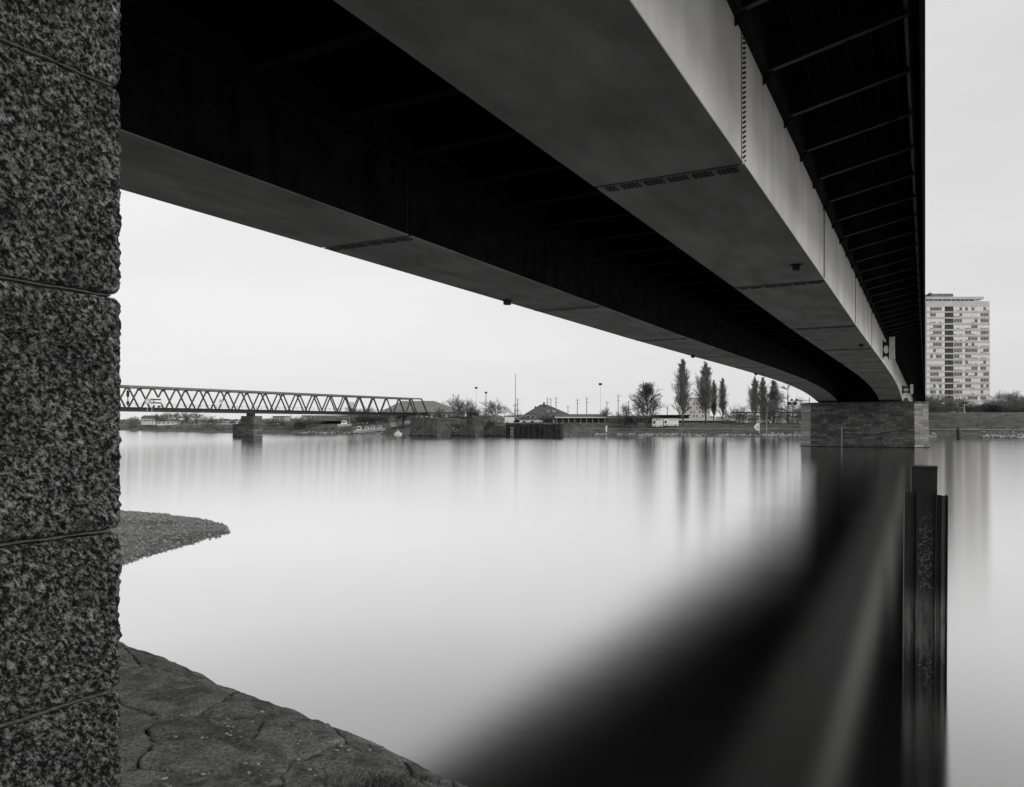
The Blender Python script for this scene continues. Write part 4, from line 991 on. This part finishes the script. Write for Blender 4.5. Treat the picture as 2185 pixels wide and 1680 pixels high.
bld('low_shed', 'low white shed left of round twig bush, below truss', 336, 373, 901, 905, 395, 8, 'flat', 900, wall_m='white', roof_m='white', wins=(1, 4, 1.2, .5, 'glass'))
bld('low_shed', 'low pale building behind bare trees left of truss pier', 424, 446, 899, 905, 400, 8, 'flat', 897.5, roof_m='roof2', wins=(1, 4, .9, .8, 'glass'))
bld('low_shed', 'long white low building just left of truss pier', 458, 498, 900, 905, 410, 8, 'flat', 898.5, roof_m='offwhite', wins=(1, 6, .9, .7, 'glass'))
bld('apartment_block', 'distant pale apartment block right of truss pier', 582, 607, 889, 903, 480, 12, 'flat', 888, wall_m='wall', roof_m='roof2', wins=(3, 5, 1.0, .9, 'glass'))
bld('apartment_block', 'long distant pale apartment block behind the domed pavilion', 645, 735, 888, 903, 490, 12, 'flat', 886.5, wall_m='wall', roof_m='roof2', wins=(3, 14, 1.2, .9, 'glass'))
# pavilion with big dark tent roof
p = at(697, 903.5, 345); th = thing('pavilion', 'open pavilion with broad dark domed roof on left shore', 'pavilion', p)
m_ = MB(); n_ = 20; rad = [(0, 3.6), (2.5, 3.5), (5, 2.9), (8, 1.9), (11, 1.25), (11.1, .95)]
for (r_, z_) in rad:
    for i in range(n_): m_.v.append((r_*math.cos(6.2832*i/n_), r_*.7*math.sin(6.2832*i/n_), z_))
for k in range(len(rad)-1):
    for i in range(n_): a_ = k*n_+i; b_ = k*n_+(i+1) % n_; m_.f.append((a_, b_, b_+n_, a_+n_))
build('roof', m_, M['roof'], th)
for i in range(10):
    m_ = MB(); m_.tube((9.5*math.cos(.628*i), 6.5*math.sin(.628*i), -1.5), (9.5*math.cos(.628*i), 6.5*math.sin(.628*i), 1.3), .15); build('post', m_, M['bark'], th)
m_ = MB(); m_.box(-8, 8, -3, 3, -1.5, 1.0); build('core_wall', m_, M['loggia'], th)
# big hipped roof behind the truss end
bld('large_hall', 'large hall with hipped roof behind the truss bridge end', 815, 985, 880, 896, 350, 26, 'hip', 854, wall_m='wallgrey', roof_m='roof2', ridge=(.2, .62), wins=(1, 16, 1.0, 1.6, 'glass'), over=1.2)
bld('white_house', 'small white gable end glimpsed below truss among dark trees', 833, 846, 893, 903, 300, 6, 'gable', 887, wall_m='offwhite', wins=(1, 2, .6, .8, 'glass'))
# mansard building
th, W, H = bld('mansard_house', 'long building under a dark peaked mansard roof behind the thicket', 1122, 1212, 884, 898, 320, 14, 'hip', 862.5, wall_m='wallgrey', roof_m='roof', ridge=(.36, .52), wins=(1, 9, 1.0, 1.3, 'glass'))
for (x, z) in ((-1.0, H+4.6), (-4.6, H+2.9)): m_ = MB(); m_.box(x-.4, x+.4, 5.5, 6.4, z-1.5, z+.5); build('chimney', m_, M['roof'], th)
for x in (.5, 3.0): m_ = MB(); m_.box(x-.7, x+.7, .9, 3.5, H+.4, H+1.7); build('dormer', m_, M['wallgrey'], th)
# long low shed
th, W, H = bld('long_shed', 'long low railway shed with dark openings behind the grassy bank', 1188, 1290, 891, 903, 285, 12, 'gable', 883.5, wall_m='loggia', roof_m='roof', over=.8)
for i in range(9): m_ = MB(); x = -W/2+W*i/8; m_.box(x-.12, x+.12, -.3, -.01, 0, H); build('post', m_, M['wallgrey'], th)
m_ = MB(); m_.box(-W/2-.8, W/2+.8, -.95, -.82, H-.25, H+.2); build('fascia_board', m_, M['offwhite'], th)
bld('rear_shed', 'long dark roofed shed behind small trees, right of the long shed', 1292, 1402, 893, 903, 300, 10, 'gable', 887, wall_m='loggia', roof_m='roof', over=.5)
bld('open_canopy', 'dark flat canopy behind the white trailers', 1400, 1470, 888, 903, 300, 9, 'flat', 885.5, wall_m='loggia', roof_m='black')
th, W, H = bld('white_block', 'pale six storey block between the two tallest poplars', 1459, 1515, 851, 903, 420, 14, 'flat', 849.5, wall_m='wall', roof_m='wallgrey', over=.2)
for r_ in range(5):
    for c_ in range(9):
        x = -W/2+W*(c_+.5)/9; z = H*.12+H*r_*.17
        m_ = MB(); m_.box(x-.45, x+.45, -.05, -.003, z-.4, z+.4); build('window', m_, M['glass' if (c_+r_) % 3 else 'blind'], th)
    m_ = MB(); m_.box(-W/2-.02, W/2+.02, -.12, -.06, H*.06+H*r_*.17-.1, H*.06+H*r_*.17+.1); build('ledge', m_, M['wallgrey'], th)
bld('low_depot', 'long low depot with white fascia under the poplars', 1452, 1570, 898, 904, 300, 9, 'flat', 893.5, wall_m='loggia', roof_m='offwhite', over=.6, wins=(1, 10, 1.4, .8, 'glass'))
bld('white_hut', 'small white hut under girder edge poplars, left of pier', 1613, 1640, 894, 904, 262, 6, 'flat', 893, wall_m='offwhite', roof_m='roof2', wins=(1, 3, .8, .8, 'blind'))
bld('white_van_body', 'white box building beside left nose of river pier', 1672, 1706, 889, 903.5, 258, 6, 'flat', 887.5, wall_m='white', roof_m='roof2', wins=(1, 3, .9, .8, 'blind'))
th, W, H = bld('hipped_house', 'low house with broad hipped roof at far right', 2098, 2205, 874, 884, 310, 12, 'hip', 856, wall_m='wallgrey', roof_m='roof', ridge=(.35, .65), wins=(1, 8, 1.0, .9, 'glass'))
# tower block
TYY = 350.0
a, b = at(1976.5, 0, TYY), at(2111.5, 0, TYY); TX0, TX1 = a.x, b.x
tw = thing('tower_block', 'tall pale residential tower block right of the bridge', 'tower block', (TX0, TYY, 7.0))
TW = TX1-TX0; zroof = EYE-(643-HV)/F*TYY-7.0; FL = 55.7/2.4/1.8307/F*TYY
m_ = MB(); m_.box(0, TW, 0, 16, -1, zroof); build('wall', m_, M['towerwall'], tw)
def tx(xz): return ((3560+xz/2.4)/1.8307-CU)/F*TYY-TX0
def tzv(yz): return EYE-((1050+yz/2.4)/1.8307-HV)/F*TYY-7.0
rt = random.Random(21)
groups = [(175, 285, 4), (398, 476, 3), (503, 560, 2), (562, 620, 2), (648, 726, 3)]
for f_ in range(17):
    zt = tzv(360+55.7*f_); zl = tzv(398+55.7*f_)
    m_ = MB(); m_.box(-.05, TW+.12, -.16, 0, tzv(414+55.7*f_), zl-.14 if f_ < 16 else zl-.14); build('spandrel', m_, M['towerwall'], tw)
    for (xa, xb) in ((143, 172), (286, 312), (478, 502), (621, 646)): m_ = MB(); m_.box(tx(xa), tx(xb), -.06, -.002, zl, zt); build('white_panel', m_, M['towerband'], tw)
    m_ = MB(); m_.box(tx(314), tx(392), -.02, -.002, zl-.1, zt+.25); l_ = build('loggia', m_, M['loggia'], tw)
    m_ = MB(); m_.box(tx(314), tx(392), -.20, -.15, zl-.05, zl+.75)
    m_.box(tx(330), tx(345), -.08, -.03, zl+.75, zt-.2); m_.box(tx(362), tx(378), -.08, -.03, zl+.75, zt-.2); build('balcony_front', m_, mat('balcony_panel', .05, .09, 2) if f_ == 0 else bpy.data.materials['balcony_panel'], l_)
    for gi, (xa, xb, n_) in enumerate(groups):
        state = rt.random()
        for i in range(n_):
            x0 = tx(xa+(xb-xa)*i/n_)+.08; x1 = tx(xa+(xb-xa)*(i+1)/n_)-.08
            st_ = state < .45
            if rt.random() < .2: st_ = not st_
            m_ = MB()
            if st_: m_.box(x0, x1, -.04, -.002, zl+.35, zt-.15)
            else: m_.box(x0, x1, -.05, -.002, zl+.1, zt-.05)
            w_ = build('window', m_, M['towerglass'] if st_ else M['towerband'], tw)
            if not st_ and rt.random() < .5:
                m_ = MB(); m_.box(x0, x1, -.058, -.052, zl+.1, zl+.4); build('pane', m_, M['towerglass'], w_)
m_ = MB(); m_.box(tx(143), tx(655), 1.0, 14, zroof, tzv(285)-.0); build('penthouse_wall', m_, M['wall'], tw)
m_ = MB(); m_.box(tx(143), tx(683), .2, 15, tzv(285), tzv(262)); build('penthouse_roof', m_, M['towerwall'], tw)
for (xa, xb) in ((150, 172), (180, 212), (226, 256), (264, 296), (310, 342), (346, 378), (390, 424), (432, 466), (476, 506), (514, 544), (556, 594)):
    m_ = MB(); m_.box(tx(xa), tx(xb), .94, .998, zroof+.3, tzv(288)); build('window', m_, M['glass'], tw)
m_ = MB(); m_.box(tx(222), tx(452), 5, 12, tzv(262), tzv(217)); build('plant_room', m_, mat('plant_room_dark', .10, .2, .4), tw)
m_ = MB(); m_.box(tx(222), tx(246), 4.5, 6, tzv(240), tzv(212)); m_.tube((tx(252), 7, tzv(217)), (tx(252), 7, tzv(170)), .06); build('roof_mast', m_, M['roof'], tw)
# ------------------------------------------------------------------ MASTS AND LAMP POSTS
def mast(u, vt, vb, Y, r_, label, head=None, name='mast', mt='wallgrey', cat='mast', cross=0):
    p = at(u, vb, Y); th = thing(name, label, cat, p, 0); H = (vb-vt)/F*Y
    m_ = MB(); m_.tube((0, 0, -1.5), (0, 0, H), r_*1.2, r_*.8, 6); build('pole', m_, M[mt], th)
    if head: m_ = MB(); m_.box(-.55*head, .55*head, -.4, .4, H-.35*head, H+.35*head); build('lamp_head', m_, M['black'], th)
    for i in range(cross): m_ = MB(); zc = H*(.92-.16*i); m_.bar((-.7, 0, zc), (1.1, 0, zc), .1); build('cross_arm', m_, M[mt], th)
    return th
mast(1100, 798, 895, 300, .17, 'tallest thin mast on the far bank skyline')
mast(1016, 828, 895, 310, .05, 'faint tall lamp post between the broad tree and round tree', 1.0, 'lamp_post', 'wallgrey', 'lamp post')
mast(1037, 838, 895, 305, .16, 'dark lamp mast touching left of the rounded bare tree', .9, 'lamp_post', 'bark', 'lamp post')
mast(1281, 820, 897, 290, .06, 'tall thin lamp post with small head right of the shed', 1.1, 'lamp_post', 'wallgrey', 'lamp post')
for (u, vt, lab, cr_n) in ((967, 840, 'catenary mast behind broad tree, left one', 1), (978, 841, 'catenary mast behind broad tree, right one', 1), (1104.5, 850, 'catenary mast close right of the tallest mast', 2), (1168, 847.5, 'catenary mast above mansard roof, left of three', 2), (1175.5, 850, 'catenary mast above mansard roof, middle of three', 1),
    (1186.5, 847, 'catenary mast above mansard roof, right of three', 2), (1232, 851, 'catenary mast above shed, left of pair', 2), (1252, 847.5, 'catenary mast above shed, right of pair', 2), (1295, 856, 'faint catenary mast behind small tree', 1), (1319, 842, 'tall catenary mast left of cone shaped tree', 2), (1341, 856, 'faint catenary mast beside small bare tree', 1),
    (1424, 866, 'faint mast above the white trailers', 0), (1566, 868, 'faint mast above the long depot right end', 0), (1212, 866, 'short faint mast right of mansard roof', 1)):
    mast(u, vt, 897, 310, .16, lab, None, 'catenary_mast', 'roof2', 'mast', cr_n)['group'] = 'railway masts on the far bank'
mast(2057.5, 860, 905, 250, .09, 'pale lamp post on the right hand bank before dark shrub', .6, 'lamp_post', 'wall', 'lamp post')
mast(745, 876, 898, 300, .06, 'thin white flag pole above the white boat on land', None, 'flag_pole', 'offwhite', 'pole')
mast(441, 879, 899, 330, .06, 'thin pole left of truss pier beneath truss', None, 'flag_pole', 'roof2', 'pole')
# arrow board on a pole
p = at(1602.5, 905, 248); th = thing('arrow_sign', 'white pointed board with small dark figure on a pole, far bank', 'sign', (p.x, p.y, gz(*ST(p.x, p.y))))
zt = EYE-(878-HV)/F*248-th.location.z; m_ = MB(); m_.tube((.15, .1, -1.2), (.15, .1, zt), .06); build('pole', m_, M['offwhite'], th)
zc = EYE-(911-HV)/F*248-th.location.z
th.location = (p.x, p.y-8, th.location.z)
m_ = MB(); m_.prism([(-1.6, zc), (-.7, zc+1.15), (.1, zc+1.15), (.1, zc-1.15), (-.7, zc-1.15)], 1, -.05, .05); build('board', m_, M['white'], th)
m_ = MB(); m_.box(-.45, -.3, -.08, -.055, zc-.45, zc+.4); m_.box(-.58, -.45, -.08, -.055, zc+.2, zc+.4); m_.box(-.58, -.17, -.08, -.055, zc-.58, zc-.45); build('numeral', m_, M['black'], th)
m_ = MB(); m_.bar((.15, .1, -3), (.15, .1, zc+1), .12); build('strut', m_, M['offwhite'], th)
# long dark pipe rail behind the river pier
th = thing('pipe_rail', 'long thin dark pipe carried behind river pier at bank height', 'pipe', (0, 0, 0))
A0, A1 = at(1559, 880.5, 235), at(2022, 879, 235); m_ = MB(); m_.tube(A0, A1, .16, .16, 8); build('pipe', m_, M['black'], th)
for i in range(7):
    q = A0+(A1-A0)*(i/6); s_, t_ = ST(q.x, q.y); m_ = MB(); m_.tube((q.x, q.y, gz(s_, t_)-1.5), (q.x, q.y, q.z), .05); build('post', m_, M['offwhite'] if i == 1 else M['black'], th)
# small dark marker at the right waterline and leaning stakes
p = at(2045, 938, 209); th = thing('marker_stake', 'stubby dark marker standing at the right hand waterline', 'stake', (p.x, p.y, 0))
m_ = MB(); m_.blob((0, 0, 1.2), .6, .5, 1.9, 3, 8, 6, .3); build('body', m_, M['black'], th)
m_ = MB(); m_.tube((0, 0, -1), (0, 0, 1.5), .15); build('post', m_, M['black'], th)
for (u0, v0, u1, v1, lab) in ((1263, 931, 1272, 918, 'dark leaning stake at waterline below the long shed'), (1454, 932, 1465, 913, 'dark leaning stake at waterline below the tall poplar')):
    a_, b_ = at(u0, v0, 238), at(u1, v1, 240); m_ = MB(); m_.tube(a_-Vector((.3, 0, .8)), b_, .22, .10, 6); tag(build('leaning_stake', m_, M['black']), lab, 'stake', 'leaning stakes at the far waterline')
p = at(1289+5, 915, 250)
for (u, v, Y, lab) in ((1294, 914, 249, 'tiny white marker post on bank below lamp post'), (1966+20, 918, 236, 'tiny white post at towpath beside river pier')):
    p = at(u, v, Y); m_ = MB(); m_.box(-.18, .18, -.1, .1, -1.2, .7); m_.box(-.25, .25, -.12, .12, .4, .75); o = build('marker_post', m_, M['white']); o.location = p; tag(o, lab, 'post', 'white marker posts')
# ------------------------------------------------------------------ VEHICLES AND BOATS
def wheels(th, xs, y0, y1, r_=.33):
    for x in xs:
        for y in (y0, y1):
            m_ = MB(); m_.tube((x, y-.1, r_), (x, y+.1, r_), r_, r_, 12); w_ = build('wheel', m_, M['tyre'], th)
            m_ = MB(); m_.tube((x, y-.12, r_), (x, y-.101, r_), r_*.5, r_*.5, 8); build('rim', m_, M['wallgrey'], w_)
def car(u, Y, L, label, van=False, light='white'):
    p = at(u, 0, Y); z0 = gz(*ST(p.x, p.y))+.02; th = thing('parked_van' if van else 'parked_car', label, 'van' if van else 'car', (p.x, p.y, z0), 0, 'vehicles parked on the quay')
    m_ = MB(); h = L/2
    if van: pr = [(-h, .35), (h, .35), (h, 1.1), (h*.78, 1.35), (h*.6, 2.3), (-h*.96, 2.35), (-h, 2.2)]
    else: pr = [(-h, .35), (h, .35), (h, .75), (h*.55, .95), (h*.25, 1.42), (-h*.55, 1.45), (-h*.85, 1.0), (-h, .9)]
    m_.prism(pr, 1, -.85, .85); build('body', m_, M[light], th)
    m_ = MB()
    if van: m_.prism([(h*.3, 1.4), (h*.72, 1.4), (h*.58, 2.15), (h*.3, 2.15)], 1, -.87, .87)
    else: m_.prism([(-h*.7, 1.0), (h*.42, 1.0), (h*.2, 1.36), (-h*.5, 1.38)], 1, -.87, .87)
    build('window', m_, M['glass'], th); wheels(th, (-h*.62, h*.62), -.8, .8)
    for y in (-.6, .6): m_ = MB(); m_.box(h-.02, h+.02, y-.15, y+.15, .6, .78); build('headlight', m_, M['wallgrey'], th)
car(1093, 278, 5.4, 'white van on the quay, leftmost of the parked vehicles', True)
car(1109, 278, 4.4, 'white car parked on quay right beside the white van')
car(1127, 278, 4.2, 'white car on the quay, second from right', False, 'offwhite')
car(1145, 278, 4.2, 'pale car on the quay, rightmost of the parked vehicles', False, 'offwhite')
for (u0, u1, lab) in ((1393, 1414.5, 'white box trailer on the bank, left one with cab door'), (1417, 1448, 'longer white box trailer on the bank, right one')):
    Y = 268; a_, b_ = at(u0, 0, Y), at(u1, 0, Y); z0 = gz(*ST(a_.x, a_.y)); W = b_.x-a_.x; zt = EYE-(893.5-HV)/F*Y-z0
    th = thing('box_trailer', lab, 'trailer', ((a_.x+b_.x)/2, Y, z0), 0, 'white trailers on the bank')
    m_ = MB(); m_.box(-W/2, W/2, 0, 2.3, .45, zt); build('body', m_, M['white'], th)
    m_ = MB(); m_.box(-W/2+.1, W/2-.1, -.03, -.003, .75, .85); m_.box(-W/2+W*.3, W/2-.4, -.03, -.003, zt-.55, zt-.35); build('trim_line', m_, M['roof2'], th)
    m_ = MB(); m_.box(-W/2+.2, -W/2+.9, -.035, -.003, zt*.45, zt*.75); build('window', m_, M['glass'], th)
    wheels(th, (-W*.3, W*.3), .1, 2.2, .4)
def boat(u, v, Y, L, label, cabin=1, name='motor_boat', tilt=0):
    p = at(u, v, Y); p.z = max(-.05, gz(*ST(p.x, p.y))); th = thing(name, label, 'boat', p, tilt, 'white boats on the left shore'); h = L/2
    m_ = MB(); top = [(-h, -1), (h*.5, -1.1), (h, 0), (h*.5, 1.1), (-h, 1)]; bot = [(-h*.9, -.6), (h*.4, -.6), (h*.8, 0), (h*.4, .6), (-h*.9, .6)]
    m_.v = [(x, y, .9) for x, y in top]+[(x, y, -.15) for x, y in bot]; m_.f = [(0, 1, 2, 3, 4), (9, 8, 7, 6, 5)]+[(i, 5+i, 5+(i+1) % 5, (i+1) % 5) for i in range(5)]
    build('hull', m_, M['white'], th)
    m_ = MB(); m_.prism([(-h*.5, .9), (h*.3, .9), (h*.15, .9+cabin), (-h*.4, .9+cabin)], 1, -.7, .7); build('cabin', m_, M['white'], th)
    m_ = MB(); m_.box(-h*.38, h*.12, -.72, -.69, .9+cabin*.4, .9+cabin*.75); build('window', m_, M['glass'], th)
    m_ = MB(); m_.tube((-h*.2, 0, .9+cabin), (-h*.2, 0, 2.2+cabin), .04); build('mast', m_, M['wallgrey'], th)
boat(768, 919, 298, 5, 'white shoreline boat with raised canopy, leftmost of shoreline row', 1.6)
boat(784, 922, 298, 4.5, 'white shoreline boat, second from left of shoreline row', 1.1)
boat(797, 922.5, 298, 4.5, 'white shoreline boat, third from left of shoreline row', 1.2)
boat(811, 922, 298, 4.5, 'white shoreline boat, rightmost of the close shoreline row', 1.0)
boat(850, 925, 268, 2.6, 'tiny white boat alone near the truss abutment', .7)
boat(736, 905, 322, 6, 'white cabin boat laid up on land beside domed pavilion', 1.5)

for args in [('bare_tree', 'bush', 0, 2128, 846, 300, 60, 'brown twiggy tree mass just right of the tower block', 'tree'), ('bare_tree', 'bush', 1, 2165, 842, 305, 66, 'brown twiggy tree mass above hipped roof house', 'tree'),
    ('bare_tree', 'bush', 2, 2012, 852, 296, 60, 'twiggy undergrowth between two bare trees before the tower', 'tree'), ('bush', 'dense', 0, 2205, 866, 280, 60, 'dark shrub at the right picture edge under bare tree', 'shrub')]: tree(*args)
